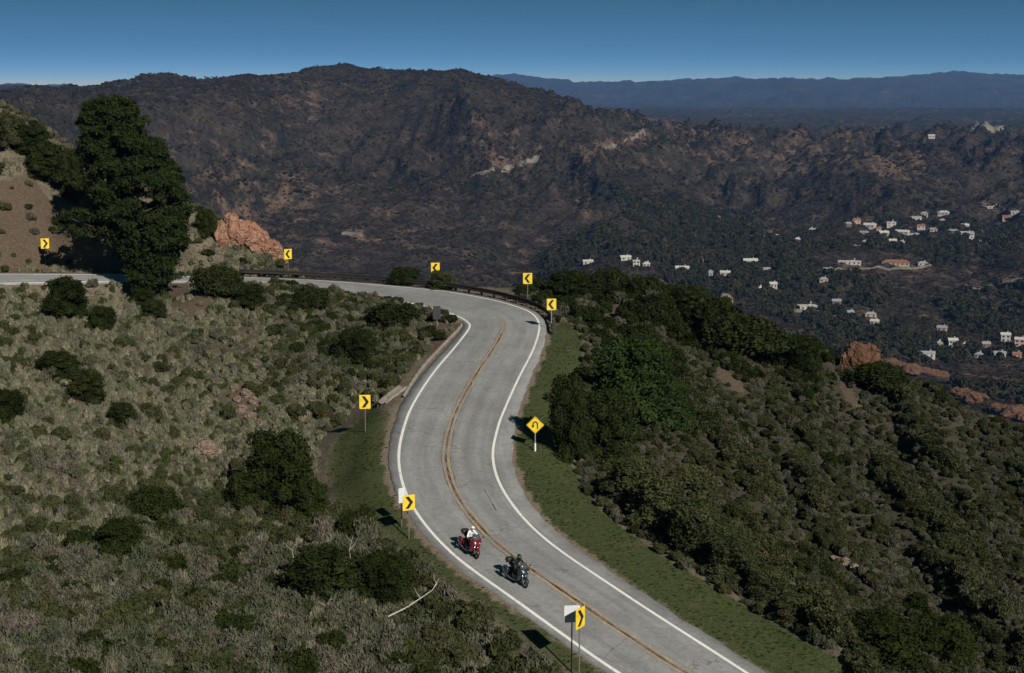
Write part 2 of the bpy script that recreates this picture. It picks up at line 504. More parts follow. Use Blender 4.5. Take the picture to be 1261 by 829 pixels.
# ------------------------------------------------------------------ materials
def mat_base(name):
    m = bpy.data.materials.new(name); m.use_nodes = True
    t = m.node_tree; t.nodes.clear()
    o = t.nodes.new('ShaderNodeOutputMaterial')
    return m, t, o
def N(t, typ, **kw):
    n = t.nodes.new(typ)
    for k, v in kw.items(): setattr(n, k, v)
    return n
def noise_node(t, vec, scale, detail=3, rough=0.55):
    n = N(t, 'ShaderNodeTexNoise'); n.inputs['Scale'].default_value = scale; n.inputs['Detail'].default_value = detail; n.inputs['Roughness'].default_value = rough
    if vec is not None: t.links.new(vec, n.inputs['Vector'])
    return n.outputs['Fac']
def ramp(t, fac, stops, mode='LINEAR'):
    r = N(t, 'ShaderNodeValToRGB'); r.color_ramp.interpolation = mode
    el = r.color_ramp.elements
    while len(el) < len(stops): el.new(0.5)
    for e, (p, c) in zip(el, stops):
        e.position = p; e.color = (*c, 1) if len(c) == 3 else c
    t.links.new(fac, r.inputs[0])
    return r.outputs[0]
def mixc(t, fac, a, b, mode='MIX'):
    m = N(t, 'ShaderNodeMix', data_type='RGBA', blend_type=mode)
    for sock, v in ((m.inputs[0], fac), (m.inputs[6], a), (m.inputs[7], b)):
        if hasattr(v, 'node'): t.links.new(v, sock)
        elif isinstance(v, (int, float)): sock.default_value = v
        else: sock.default_value = (*v, 1)
    return m.outputs[2]
def mathn(t, op, a, b=None, clamp=False):
    m = N(t, 'ShaderNodeMath', operation=op, use_clamp=clamp)
    for i, v in enumerate((a, b)):
        if v is None: continue
        if hasattr(v, 'node'): t.links.new(v, m.inputs[i])
        else: m.inputs[i].default_value = v
    return m.outputs[0]
def attr(t, name):
    a = N(t, 'ShaderNodeAttribute', attribute_name=name)
    return a.outputs['Fac']
def finish(t, o, col, rough=0.8, spec=0.3, metal=0.0, bump=None, bdist=0.02, bstr=0.6, coat=0.0):
    p = N(t, 'ShaderNodeBsdfPrincipled')
    if hasattr(col, 'node'): t.links.new(col, p.inputs['Base Color'])
    else: p.inputs['Base Color'].default_value = (*col, 1)
    if hasattr(rough, 'node'): t.links.new(rough, p.inputs['Roughness'])
    else: p.inputs['Roughness'].default_value = rough
    p.inputs['Specular IOR Level'].default_value = spec
    p.inputs['Metallic'].default_value = metal
    p.inputs['Coat Weight'].default_value = coat
    if bump is not None:
        b = N(t, 'ShaderNodeBump'); b.inputs['Distance'].default_value = bdist; b.inputs['Strength'].default_value = bstr
        t.links.new(bump, b.inputs['Height']); t.links.new(b.outputs[0], p.inputs['Normal'])
    t.links.new(p.outputs[0], o.inputs['Surface'])
    return p
def simple(name, col, rough=0.6, spec=0.4, metal=0.0, var=0.25, scale=6.0, coat=0.0):
    m, t, o = mat_base(name)
    g = N(t, 'ShaderNodeTexCoord').outputs['Object']
    f = noise_node(t, g, scale, 4, 0.6)
    c = ramp(t, f, [(0.3, tuple(k * (1 - var) for k in col)), (0.7, tuple(min(1, k * (1 + var)) for k in col))])
    finish(t, o, c, rough, spec, metal, coat=coat)
    return m
def leaf_mat(name, cols, dead=None, rough=0.75, transl=0.2):
    """colour by individual plant (object random) and by clump"""
    m, t, o = mat_base(name)
    oi = N(t, 'ShaderNodeObjectInfo')
    tcn = N(t, 'ShaderNodeTexCoord').outputs['Object']
    n = len(cols)
    c = ramp(t, oi.outputs['Random'], [(i / max(1, n - 1), k) for i, k in enumerate(cols)])
    f = noise_node(t, tcn, 2.2, 3, 0.6)
    c = mixc(t, 1.0, c, ramp(t, f, [(0.32, (0.55, 0.55, 0.55)), (0.68, (1.5, 1.45, 1.3))]), 'MULTIPLY')
    f2 = noise_node(t, tcn, 25.0, 2, 0.6)
    c = mixc(t, 1.0, c, ramp(t, f2, [(0.3, (0.6, 0.6, 0.6)), (0.7, (1.4, 1.4, 1.3))]), 'MULTIPLY')
    if dead:
        f3 = noise_node(t, tcn, 1.6, 3, 0.6)
        c = mixc(t, ramp(t, f3, [(0.58, (0, 0, 0)), (0.7, (0.8, 0.8, 0.8))]), c, dead)
    d = N(t, 'ShaderNodeBsdfDiffuse'); t.links.new(c, d.inputs[0])
    tr = N(t, 'ShaderNodeBsdfTranslucent'); t.links.new(c, tr.inputs[0])
    mx = N(t, 'ShaderNodeMixShader'); mx.inputs[0].default_value = transl
    t.links.new(d.outputs[0], mx.inputs[1]); t.links.new(tr.outputs[0], mx.inputs[2])
    t.links.new(mx.outputs[0], o.inputs['Surface'])
    return m

M = {}
M['dark_leaf'] = leaf_mat('dark_leaf', [(0.018, 0.026, 0.009), (0.027, 0.037, 0.012), (0.022, 0.029, 0.012), (0.033, 0.040, 0.015)])
M['oak_leaf'] = leaf_mat('oak_leaf', [(0.028, 0.046, 0.016), (0.036, 0.054, 0.019)])
M['olive_leaf'] = leaf_mat('olive_leaf', [(0.046, 0.054, 0.026), (0.060, 0.066, 0.034), (0.042, 0.052, 0.026), (0.064, 0.064, 0.036)], dead=(0.085, 0.074, 0.052))
M['grey_leaf'] = leaf_mat('grey_leaf', [(0.084, 0.092, 0.070), (0.115, 0.108, 0.092), (0.070, 0.084, 0.058), (0.13, 0.118, 0.105)], dead=(0.17, 0.14, 0.12))
M['sage_leaf'] = leaf_mat('sage_leaf', [(0.150, 0.158, 0.110), (0.240, 0.232, 0.180), (0.105, 0.122, 0.076), (0.275, 0.262, 0.210), (0.170, 0.165, 0.148), (0.200, 0.202, 0.150)], transl=0.3)
M['green_leaf'] = leaf_mat('green_leaf', [(0.052, 0.072, 0.028), (0.070, 0.086, 0.036), (0.062, 0.070, 0.030)], transl=0.3)
M['needles'] = leaf_mat('needles', [(0.022, 0.032, 0.012), (0.022, 0.032, 0.012)], transl=0.1)
M['wood'] = simple('wood', (0.10, 0.075, 0.055), 0.9, 0.1, scale=4)
M['dead_wood'] = simple('dead_wood', (0.42, 0.38, 0.34), 0.9, 0.1, scale=9)
M['chaparral'] = leaf_mat('chaparral', [(0.026, 0.022, 0.016), (0.040, 0.031, 0.025), (0.021, 0.020, 0.015), (0.052, 0.038, 0.030)], transl=0.0)
M['wood_leaf'] = leaf_mat('wood_leaf', [(0.018, 0.022, 0.014), (0.032, 0.032, 0.020), (0.024, 0.027, 0.019), (0.052, 0.043, 0.028)], transl=0.0)

def ground_material():
    m, t, o = mat_base('hillside_soil')
    g = N(t, 'ShaderNodeTexCoord').outputs['Object']
    f = noise_node(t, g, 0.35, 5, 0.6)
    f2 = noise_node(t, g, 3.5, 4, 0.65)
    f3 = noise_node(t, g, 16.0, 2, 0.6)
    c = ramp(t, f, [(0.3, (0.12, 0.102, 0.078)), (0.5, (0.155, 0.132, 0.10)), (0.72, (0.195, 0.155, 0.122))])
    c = mixc(t, 1.0, c, ramp(t, f2, [(0.3, (0.55, 0.55, 0.52)), (0.7, (1.35, 1.35, 1.3))]), 'MULTIPLY')
    c = mixc(t, mathn(t, 'MULTIPLY', attr(t, 'litter_shade'), 0.85, True), c, ramp(t, f2, [(0.3, (0.028, 0.026, 0.018)), (0.7, (0.064, 0.058, 0.042))]))  # dark plant litter, and painted shade in the gaps of the left scrub
    gr = ramp(t, f2, [(0.25, (0.042, 0.056, 0.020)), (0.55, (0.064, 0.080, 0.030)), (0.8, (0.10, 0.098, 0.048))])
    br = noise_node(t, g, 0.7, 4, 0.6)
    gr = mixc(t, ramp(t, br, [(0.56, (0, 0, 0)), (0.72, (0.65, 0.65, 0.65))]), gr, (0.12, 0.092, 0.058))
    gm = mathn(t, 'ADD', attr(t, 'grass'), mathn(t, 'MULTIPLY', mathn(t, 'SUBTRACT', f2, 0.5), 0.8))
    c = mixc(t, ramp(t, gm, [(0.38, (0, 0, 0)), (0.62, (1, 1, 1))]), c, gr)
    dm = mathn(t, 'ADD', attr(t, 'bare'), mathn(t, 'MULTIPLY', mathn(t, 'SUBTRACT', f2, 0.5), 0.7))
    dirt = ramp(t, f2, [(0.25, (0.075, 0.055, 0.040)), (0.55, (0.115, 0.086, 0.062)), (0.8, (0.165, 0.128, 0.096))])
    c = mixc(t, ramp(t, dm, [(0.4, (0, 0, 0)), (0.6, (1, 1, 1))]), c, dirt)
    gv = mathn(t, 'ADD', attr(t, 'gravel'), mathn(t, 'MULTIPLY', mathn(t, 'SUBTRACT', f2, 0.5), 0.8))
    c = mixc(t, ramp(t, gv, [(0.4, (0, 0, 0)), (0.7, (1, 1, 1))]), c, ramp(t, f3, [(0.3, (0.15, 0.115, 0.085)), (0.7, (0.26, 0.21, 0.165))]))
    c = mixc(t, 1.0, c, ramp(t, f3, [(0.3, (0.72, 0.72, 0.72)), (0.7, (1.25, 1.25, 1.25))]), 'MULTIPLY')
    finish(t, o, c, 0.95, 0.1, bump=mathn(t, 'ADD', f2, mathn(t, 'MULTIPLY', f3, 0.5)), bdist=0.25, bstr=0.8)
    return m
M['ground'] = ground_material()

def hills_material():
    m, t, o = mat_base('chaparral_hills')
    g = N(t, 'ShaderNodeTexCoord').outputs['Object']
    f = noise_node(t, g, 0.0045, 6, 0.62)
    f2 = noise_node(t, g, 0.035, 5, 0.7)
    f3 = noise_node(t, g, 0.16, 3, 0.7)
    c = ramp(t, f, [(0.30, (0.025, 0.022, 0.018)), (0.48, (0.042, 0.033, 0.028)), (0.62, (0.031, 0.029, 0.021)), (0.75, (0.068, 0.048, 0.037))])
    c = mixc(t, 1.0, c, ramp(t, f2, [(0.3, (0.45, 0.48, 0.5)), (0.5, (1, 1, 1)), (0.7, (1.75, 1.6, 1.45))]), 'MULTIPLY')
    c = mixc(t, 1.0, c, ramp(t, f3, [(0.35, (0.6, 0.6, 0.6)), (0.65, (1.45, 1.4, 1.35))]), 'MULTIPLY')
    k = mathn(t, 'ADD', mathn(t, 'MULTIPLY', f2, 0.75), mathn(t, 'MULTIPLY', noise_node(t, g, 0.0021, 3, 0.5), 0.55))
    k = mathn(t, 'ADD', k, mathn(t, 'MULTIPLY', attr(t, 'bare'), 0.24))
    c = mixc(t, ramp(t, k, [(0.71, (0, 0, 0)), (0.82, (0.85, 0.85, 0.85))]), c, ramp(t, f3, [(0.3, (0.07, 0.045, 0.033)), (0.7, (0.20, 0.135, 0.095))]))
    finish(t, o, c, 0.95, 0.05, bump=mathn(t, 'ADD', f2, mathn(t, 'MULTIPLY', f3, 0.35)), bdist=16.0, bstr=0.9)
    return m
M['hills'] = hills_material()

def asphalt_material():
    m, t, o = mat_base('asphalt')
    uv = N(t, 'ShaderNodeUVMap', uv_map='UVMap').outputs[0]
    sep = N(t, 'ShaderNodeSeparateXYZ'); t.links.new(uv, sep.inputs[0])
    g = N(t, 'ShaderNodeTexCoord').outputs['Object']
    f = noise_node(t, g, 0.22, 5, 0.6); f2 = noise_node(t, g, 3.0, 5, 0.7); f3 = noise_node(t, g, 22.0, 3, 0.7)
    c = ramp(t, f, [(0.3, (0.198, 0.200, 0.202)), (0.7, (0.275, 0.277, 0.278))])
    c = mixc(t, 1.0, c, ramp(t, f2, [(0.3, (0.84, 0.84, 0.85)), (0.7, (1.14, 1.14, 1.12))]), 'MULTIPLY')
    c = mixc(t, 1.0, c, ramp(t, f3, [(0.3, (0.72, 0.72, 0.72)), (0.7, (1.3, 1.3, 1.3))]), 'MULTIPLY')
    a = mathn(t, 'ABSOLUTE', sep.outputs[0])
    # wheel paths polished a little darker, oil line between them
    tr = mathn(t, 'COSINE', mathn(t, 'MULTIPLY', mathn(t, 'SUBTRACT', a, 0.75), 3.7))
    c = mixc(t, 1.0, c, ramp(t, mathn(t, 'MULTIPLY_ADD', tr, 0.5), [(0.0, (0.97, 0.97, 0.98)), (1.0, (1.04, 1.035, 1.03))]), 'MULTIPLY')
    # stretched stains along the lanes
    mp = N(t, 'ShaderNodeMapping'); mp.inputs['Scale'].default_value = (1.6, 0.07, 1); t.links.new(uv, mp.inputs[0])
    st = noise_node(t, mp.outputs[0], 1.0, 4, 0.6)
    c = mixc(t, 1.0, c, ramp(t, st, [(0.35, (0.84, 0.84, 0.84)), (0.62, (1.06, 1.06, 1.05))]), 'MULTIPLY')
    # hairline cracks
    vo = N(t, 'ShaderNodeTexVoronoi', feature='DISTANCE_TO_EDGE'); vo.inputs['Scale'].default_value = 0.42
    wv = N(t, 'ShaderNodeVectorMath', operation='ADD')
    nz = N(t, 'ShaderNodeTexNoise'); nz.inputs['Scale'].default_value = 0.9; t.links.new(g, nz.inputs['Vector'])
    t.links.new(g, wv.inputs[0]); t.links.new(nz.outputs['Color'], wv.inputs[1]); t.links.new(wv.outputs[0], vo.inputs['Vector'])
    ck = ramp(t, vo.outputs['Distance'], [(0.0, (1, 1, 1)), (0.016, (0, 0, 0))])
    ck = mathn(t, 'MULTIPLY', ck, ramp(t, noise_node(t, g, 0.35, 2), [(0.5, (0, 0, 0)), (0.6, (0.55, 0.55, 0.55))]))
    c = mixc(t, ck, c, (0.05, 0.048, 0.045))
    finish(t, o, c, 0.9, 0.25, bump=f3, bdist=0.01, bstr=0.5)
    return m
M['asphalt'] = asphalt_material()

def paint_material(name, col, under, wear=0.5, along=None):
    m, t, o = mat_base(name)
    g = N(t, 'ShaderNodeTexCoord').outputs['Object']
    f = noise_node(t, g, 5.0, 5, 0.7); f2 = noise_node(t, g, 0.6, 3, 0.6)
    k = mathn(t, 'ADD', mathn(t, 'MULTIPLY', f, 0.7), mathn(t, 'MULTIPLY', f2, 0.5))
    w = ramp(t, k, [(wear, (0, 0, 0)), (wear + 0.1, (0.85, 0.85, 0.85))])
    c = mixc(t, w, ramp(t, f2, [(0.3, tuple(k * 0.85 for k in col)), (0.7, col)]), under)
    finish(t, o, c, 0.7, 0.3)
    return m
M['white_paint'] = paint_material('white_road_paint', (0.80, 0.79, 0.76), (0.30, 0.29, 0.27), 0.66)
M['yellow_paint'] = paint_material('yellow_road_paint', (0.52, 0.35, 0.17), (0.24, 0.20, 0.165), 0.51)
M['tar'] = paint_material('tar', (0.05, 0.042, 0.036), (0.19, 0.16, 0.135), 0.54)
M['concrete'] = simple('concrete', (0.23, 0.20, 0.17), 0.9, 0.2, scale=2.5, var=0.35)
M['sign_yellow'] = simple('sign_yellow', (0.74, 0.53, 0.025), 0.5, 0.5, var=0.16, scale=2.5)
M['sign_black'] = simple('sign_black', (0.012, 0.012, 0.012), 0.5, 0.4, var=0.1)
M['bare_metal'] = simple('bare_metal', (0.58, 0.60, 0.63), 0.5, 0.5, 0.0, var=0.12)
M['dull_metal'] = simple('dull_metal', (0.035, 0.035, 0.038), 0.7, 0.4, 0.2, var=0.25)
M['post'] = simple('sign_post', (0.16, 0.14, 0.12), 0.75, 0.3, 0.1)
M['galv'] = simple('galvanised', (0.38, 0.39, 0.40), 0.55, 0.4, 0.5)
M['white_plastic'] = simple('white_plastic', (0.72, 0.72, 0.70), 0.5, 0.4, var=0.1)
M['rail'] = simple('weathered_rail', (0.022, 0.018, 0.016), 0.8, 0.3, 0.2, var=0.4)
M['rail_wood'] = simple('rail_post_wood', (0.06, 0.048, 0.038), 0.9, 0.1, var=0.4)

# ------------------------------------------------------------------ near ground
def poly_mask(px, py, poly):
    inside = np.zeros(px.shape, bool)
    n = len(poly)
    for i in range(n):
        x0, y0 = poly[i]; x1, y1 = poly[(i + 1) % n]
        if y0 == y1: continue
        c = ((y0 > py) != (y1 > py)) & (px < (x1 - x0) * (py - y0) / (y1 - y0) + x0)
        inside ^= c
    return inside
VERGE_R = [(930, 820), (1070, 835), (1010, 800), (910, 742), (840, 700), (772, 655), (731, 621), (714, 592), (698, 562), (676, 520), (668, 492), (692, 480), (722, 446), (716, 412), (694, 392), (672, 418), (650, 455), (628, 505), (620, 540), (628, 590), (660, 635), (740, 700), (830, 762)]
VERGE_M = [(x + 10, y - 6) for x, y in VERGE_R]
VERGE_L = [(480, 505), (462, 495), (440, 520), (408, 545), (402, 600), (420, 640), (470, 660), (500, 690), (560, 730), (640, 790), (700, 829), (760, 850), (770, 829), (600, 712), (520, 650), (488, 600), (480, 560)]
BARES = [[(720, 408), (735, 392), (760, 372), (778, 380), (760, 392), (735, 410)], [(205, 345), (245, 345), (262, 375), (240, 395), (200, 372)],
         [(285, 470), (325, 468), (318, 500), (322, 520), (290, 518), (280, 495)], [(-10, 225), (40, 215), (75, 270), (110, 315), (150, 333), (-10, 335)],
         [(525, 395), (572, 400), (530, 440), (505, 425)], [(885, 445), (920, 478), (908, 486), (880, 460)], [(1015, 440), (1050, 480), (1075, 520), (1040, 490)]]
def blur_attr(a, k=1):
    for _ in range(k):
        b = a.copy()
        b[1:-1, 1:-1] = (a[1:-1, 1:-1] * 4 + a[:-2, 1:-1] + a[2:, 1:-1] + a[1:-1, :-2] + a[1:-1, 2:]) / 8
        a = b
    return a
gx = np.linspace(-115, 150, 480); gy = np.linspace(28, 250, 430)
GX, GY = np.meshgrid(gx, gy)
gz, gidx, goff, ge = height(GX.ravel(), GY.ravel(), True)
gpx, gpy = project(GX.ravel(), GY.ravel(), gz)
grass = np.zeros(gz.shape); bare = np.zeros(gz.shape)
grass[poly_mask(gpx, gpy, VERGE_R)] = 1
grass[(ge > 0) & (ge < 3.6) & (goff > 0) & (sec_t[gidx] < 8.5)] = 1
grass[poly_mask(gpx, gpy, VERGE_L)] = 0.64
for p in BARES: bare[poly_mask(gpx, gpy, p)] = 1
grass[GY.ravel() > 200] = 0
gravel = np.where((ge > -2) & (ge < 0.45), 1.0, 0.0) * (1 - 0.35 * (sec_t[gidx] < 3))
sh = GX.shape
grass = blur_attr(grass.reshape(sh), 2).ravel(); bare = blur_attr(bare.reshape(sh), 2).ravel(); gravel = blur_attr(gravel.reshape(sh), 1).ravel()
litter_shade = sstep(4.2, 6.5, ge) * (grass < .3) * (goff > 0) * (GX.ravel() > 0) + (0.55 + 0.35 * sstep(640, 720, gpy)) * (goff < 0) * sstep(1.2, 3, ge) * (grass < .3) * (bare < .3)  # right: dark litter under brush; left: shade between tufts put into soil colour
litter_shade = np.clip(litter_shade, 0, 1)
V = np.c_[GX.ravel(), GY.ravel(), gz]
n1 = len(gx); ii = np.arange(len(gy) - 1)[:, None] * n1 + np.arange(n1 - 1)[None]
Q = np.stack([ii, ii + 1, ii + n1 + 1, ii + n1], -1).reshape(-1, 4)
me = mesh_np('hillside_ground', V, Q, [M['ground']], True, attrs={'grass': grass, 'bare': bare, 'gravel': gravel, 'litter_shade': litter_shade})
tag(link('hillside_ground', me), 'dry soil slopes and mown verge around the curving road', kind='structure')

# ------------------------------------------------------------------ hills and valley to the horizon
u = np.linspace(-0.55, 0.55, 1000)
d = np.exp(np.linspace(math.log(236), math.log(21000), 620))
U, Dm = np.meshgrid(u, d)
X = U * Dm
fzv = far_z(X.ravel(), Dm.ravel()) + CAM_Z - 1.5 * (1 - sstep(240, 262, Dm.ravel()))
fpx, fpy = project(X.ravel(), Dm.ravel(), fzv)
fb = np.zeros(fzv.shape)
for p in ([(560, 222), (590, 205), (660, 190), (670, 200), (600, 228)], [(710, 195), (745, 170), (800, 158), (800, 172), (760, 185), (720, 205)], [(920, 286), (960, 280), (962, 296), (925, 298)], [(705, 240), (725, 230), (735, 262), (705, 265)], [(1060, 190), (1140, 185), (1140, 215), (1080, 220)], [(420, 283), (450, 285), (448, 293), (420, 290)], [(300, 160), (340, 165), (340, 185), (300, 180)], [(225, 165), (290, 172), (290, 182), (228, 178)]):
    fb[poly_mask(fpx, fpy, p)] = 0.75
fb = blur_attr(fb.reshape(X.shape), 3).ravel()
n1 = len(u); ii = np.arange(len(d) - 1)[:, None] * n1 + np.arange(n1 - 1)[None]
Q = np.stack([ii, ii + 1, ii + n1 + 1, ii + n1], -1).reshape(-1, 4)
me = mesh_np('hills', np.c_[X.ravel(), Dm.ravel(), fzv], Q, [M['hills']], True, attrs={'bare': fb})
tag(link('hills', me), 'dark scrub covered mountains and valley beyond the road', kind='structure')

# ------------------------------------------------------------------ road
def across(k, offs, dz=0.0):
    return sM[k] + lat[k] * offs + np.array([0, 0, dz])
rows, uvs = [], []
for k in range(NS):
    o1, o2 = -(halfw[k] + shL[k]), halfw[k] + shR[k]
    e1 = 0.10 * mnoise.noise((arc[k] * 0.35, 1.0, 0.0)) + 0.03 * math.sin(arc[k] * 3.1 + 1); e2 = 0.14 * mnoise.noise((arc[k] * 0.35, 7.0, 0.0)) + 0.03 * math.sin(arc[k] * 2.7)
    os_ = [o1 + e1, o1 + e1 + 0.02, -halfw[k], -halfw[k] / 2, 0, halfw[k] / 2, halfw[k], o2 + e2 - 0.02, o2 + e2]
    zs = [-0.22, 0, 0, 0.03, 0.05, 0.03, 0, 0, -0.22]
    rows.append([across(k, a, b) for a, b in zip(os_, zs)])
    uvs += [(a, arc[k]) for a in os_]
v, q = strip(rows)
road = link('road', mesh_np('road', v, q, [M['asphalt']], False, uv=uvs))
tag(road, 'grey two lane mountain road curving up to a hairpin bend', kind='structure')
def crown_z(o, hw):                    # camber used above
    return np.interp(abs(o), [0, hw / 2, hw, hw + 3], [0.05, 0.03, 0, 0])
def road_strip(name, mat, off_of, w, k0, k1, dz=0.008, jag=0.0):
    rows = []
    for k in range(k0, k1):
        o = off_of(k)
        jw = w * (1 + jag * (mnoise.noise((arc[k] * 0.9, o, 3.3))))
        rows.append([across(k, o - jw / 2, crown_z(o - jw / 2, halfw[k]) + dz), across(k, o + jw / 2, crown_z(o + jw / 2, halfw[k]) + dz)])
    v, q = strip(rows)
    return link(name, mesh_np(name, v, q, [mat]), road)
road_strip('edge_line', M['white_paint'], lambda k: -halfw[k], 0.20, 0, NS, 0.008, 0.1)['label'] = 'solid white edge line on the inside of the bend'
road_strip('edge_line', M['white_paint'], lambda k: halfw[k], 0.19, 0, NS, 0.008, 0.1)['label'] = 'solid white edge line on the outside of the bend'
kend = sec_of(12.6)
wob = lambda k: 0.05 * mnoise.noise((arc[k] * 0.35, 0.0, 0.0))
road_strip('centre_line', M['yellow_paint'], lambda k: -0.19 + wob(k), 0.16, 0, kend, 0.010, 0.5)
road_strip('centre_line', M['yellow_paint'], lambda k: 0.19 + wob(k), 0.16, 0, kend - 6, 0.010, 0.5)
road_strip('tar_seam', M['tar'], lambda k: 0.0 + wob(k), 0.15, 0, kend - 20, 0.006, 1.6)
# wandering tar scars where the old centre line was ground off
def scar(k0, k1, off, w):
    return road_strip('tar_scar', M['tar'], lambda k: off(k), w, k0, k1, 0.005, 1.5)
scar(sec_of(3.4), sec_of(11.2), lambda k: -0.3 + 0.10 * mnoise.noise((arc[k] * 0.25, 5, 0)), 0.05)
scar(sec_of(5.0), sec_of(8.6), lambda k: 0.32 + 0.12 * mnoise.noise((arc[k] * 0.3, 9, 0)), 0.05)
scar(sec_of(4.6), sec_of(5.15), lambda k: 1.9 + 0.5 * mnoise.noise((arc[k] * 0.2, 2, 0)), 0.07)
for kk, o0, o1 in ((7.8, -3.0, -0.4), (6.3, 0.4, 2.6), (9.4, -2.6, 2.4), (4.2, 0.3, 2.2)):
    ks = sec_of(kk); mb = MB()
    pts = []
    for j in range(12):
        o = o0 + (o1 - o0) * j / 11
        p = across(ks, o, crown_z(o, halfw[ks]) + 0.006); tdir = sM[ks + 1] - sM[ks]; tdir /= np.linalg.norm(tdir)
        p = p + tdir * 0.25 * mnoise.noise((o * 1.5, kk, 0)); pts.append((p - tdir * 0.02, p + tdir * 0.02))
    v, q = strip(pts); link('tar_scar', mesh_np('tar_scar', v, q, [M['tar']]), road)

# asphalt berm along the inside edge with a concrete spillway
rows = []
ka, kb = sec_of(8.0), sec_of(11.9)
for k in range(ka, kb):
    f = (k - ka) / (kb - ka)
    o = -(halfw[k] + shL[k] + 0.10 + 0.35 * math.sin(math.pi * f))
    rows.append([across(k, o - 0.22, -0.2), across(k, o - 0.13, 0.10 + 0.02 * math.sin(k * 1.7)), across(k, o - 0.02, 0.12 + 0.02 * math.sin(k * 2.3)), across(k, o + 0.10, -0.06)])
v, q = strip(rows)
berm = link('road_kerb', mesh_np('road_kerb', v, q, [M['concrete']]))
tag(berm, 'pale raised kerb along the inner edge before the hairpin', 'kerb')
p0 = hit(496, 478); p1 = hit(470, 499)
if p0 and p1:
    mb = MB(); dirv = (p1 - p0); dirv.z = 0; L_ = dirv.length; dirv.normalize(); nv = Vector((-dirv.y, dirv.x, 0))
    rows = []
    for j in range(9):
        c = p0 + dirv * L_ * j / 8; c.z = ground(c.x, c.y) + 0.06
        wv = 0.30 + 0.05 * math.sin(j * 2.1)
        rows.append([c - nv * (wv + 0.14) + Vector((0, 0, -0.25)), c - nv * (wv + 0.12) + Vector((0, 0, 0.16)), c - nv * wv + Vector((0, 0, 0.14)), c, c + nv * wv + Vector((0, 0, 0.14)), c + nv * (wv + 0.12) + Vector((0, 0, 0.16)), c + nv * (wv + 0.14) + Vector((0, 0, -0.25))])
    v, q = strip(rows)
    tag(link('drain_chute', mesh_np('drain_chute', v, q, [M['concrete']])), 'short concrete drain chute leading off the inner road edge', 'drain')

# ------------------------------------------------------------------ guardrail round the outside of the bend
k0g, k1g = sec_of(10.75), sec_of(20.2)
gr_pts = []
for k in range(k0g, k1g):
    p = across(k, halfw[k] + shR[k] + 0.55)
    gr_pts.append(Vector(p))
# resample at 0.95 m
gl = [0]
for a, b in zip(gr_pts, gr_pts[1:]): gl.append(gl[-1] + (b - a).length)
def gpt(s):
    k = int(np.searchsorted(gl, s)); k = min(max(k, 1), len(gl) - 1)
    f = (s - gl[k - 1]) / (gl[k] - gl[k - 1]); return gr_pts[k - 1].lerp(gr_pts[k], f)
g0 = gr_pts[0]
rail = empty('guardrail', g0, 0, 'dark weathered guardrail round the outside of the hairpin', 'guardrail')
rows = []
prof = [(-0.02, 0.30), (0.05, 0.34), (0.05, 0.42), (-0.02, 0.49), (-0.02, 0.56), (0.05, 0.63), (0.05, 0.71), (-0.02, 0.75)]
ns = int(gl[-1] / 0.8)
for j in range(ns + 1):
    s = gl[-1] * j / ns
    p = gpt(s); t = (gpt(min(s + 0.3, gl[-1])) - gpt(max(s - 0.3, 0))).normalized()
    nrm = Vector((-t.y, t.x, 0)).normalized()
    if nrm.dot(p - Vector(sM[sec_of(15)])) > 0 and False: nrm = -nrm
    drop = -0.35 * max(0, 1 - s / 1.8)
    gz_ = p.z + drop
    rows.append([(p.x + nrm.x * a - g0.x, p.y + nrm.y * a - g0.y, gz_ + b - g0.z) for a, b in prof])
v, q = strip(rows)
rb = link('rail_beam', mesh_np('rail_beam', v, q, [M['rail']]), rail)
sol = rb.modifiers.new('thickness', 'SOLIDIFY'); sol.thickness = 0.012; sol.offset = 0
pm = MB(); pm.box((0, 0, 0.1), (0.16, 0.2, 1.3)); pmesh = pm.mesh('rail_post', M['rail_wood'])
bmsh = MB(); bmsh.box((0, 0, 0.58), (0.12, 0.2, 0.32)); bmesh_ = bmsh.mesh('spacer_block', M['rail_wood'])
s = 0.3
while s < gl[-1]:
    p = gpt(s); t = (gpt(min(s + 0.3, gl[-1])) - gpt(max(s - 0.3, 0))).normalized()
    outv = Vector((t.y, -t.x, 0)).normalized()
    q_ = p + outv * 0.26; z = ground(q_.x, q_.y); z = min(max(z, p.z - 0.5), p.z)
    a = math.atan2(t.y, t.x)
    link('rail_post', pmesh, rail, (q_.x - g0.x, q_.y - g0.y, p.z - g0.z), (0, 0, a))
    q2 = p + outv * 0.11
    link('spacer_block', bmesh_, rail, (q2.x - g0.x, q2.y - g0.y, p.z - g0.z), (0, 0, a + math.pi / 2))
    s += 1.9

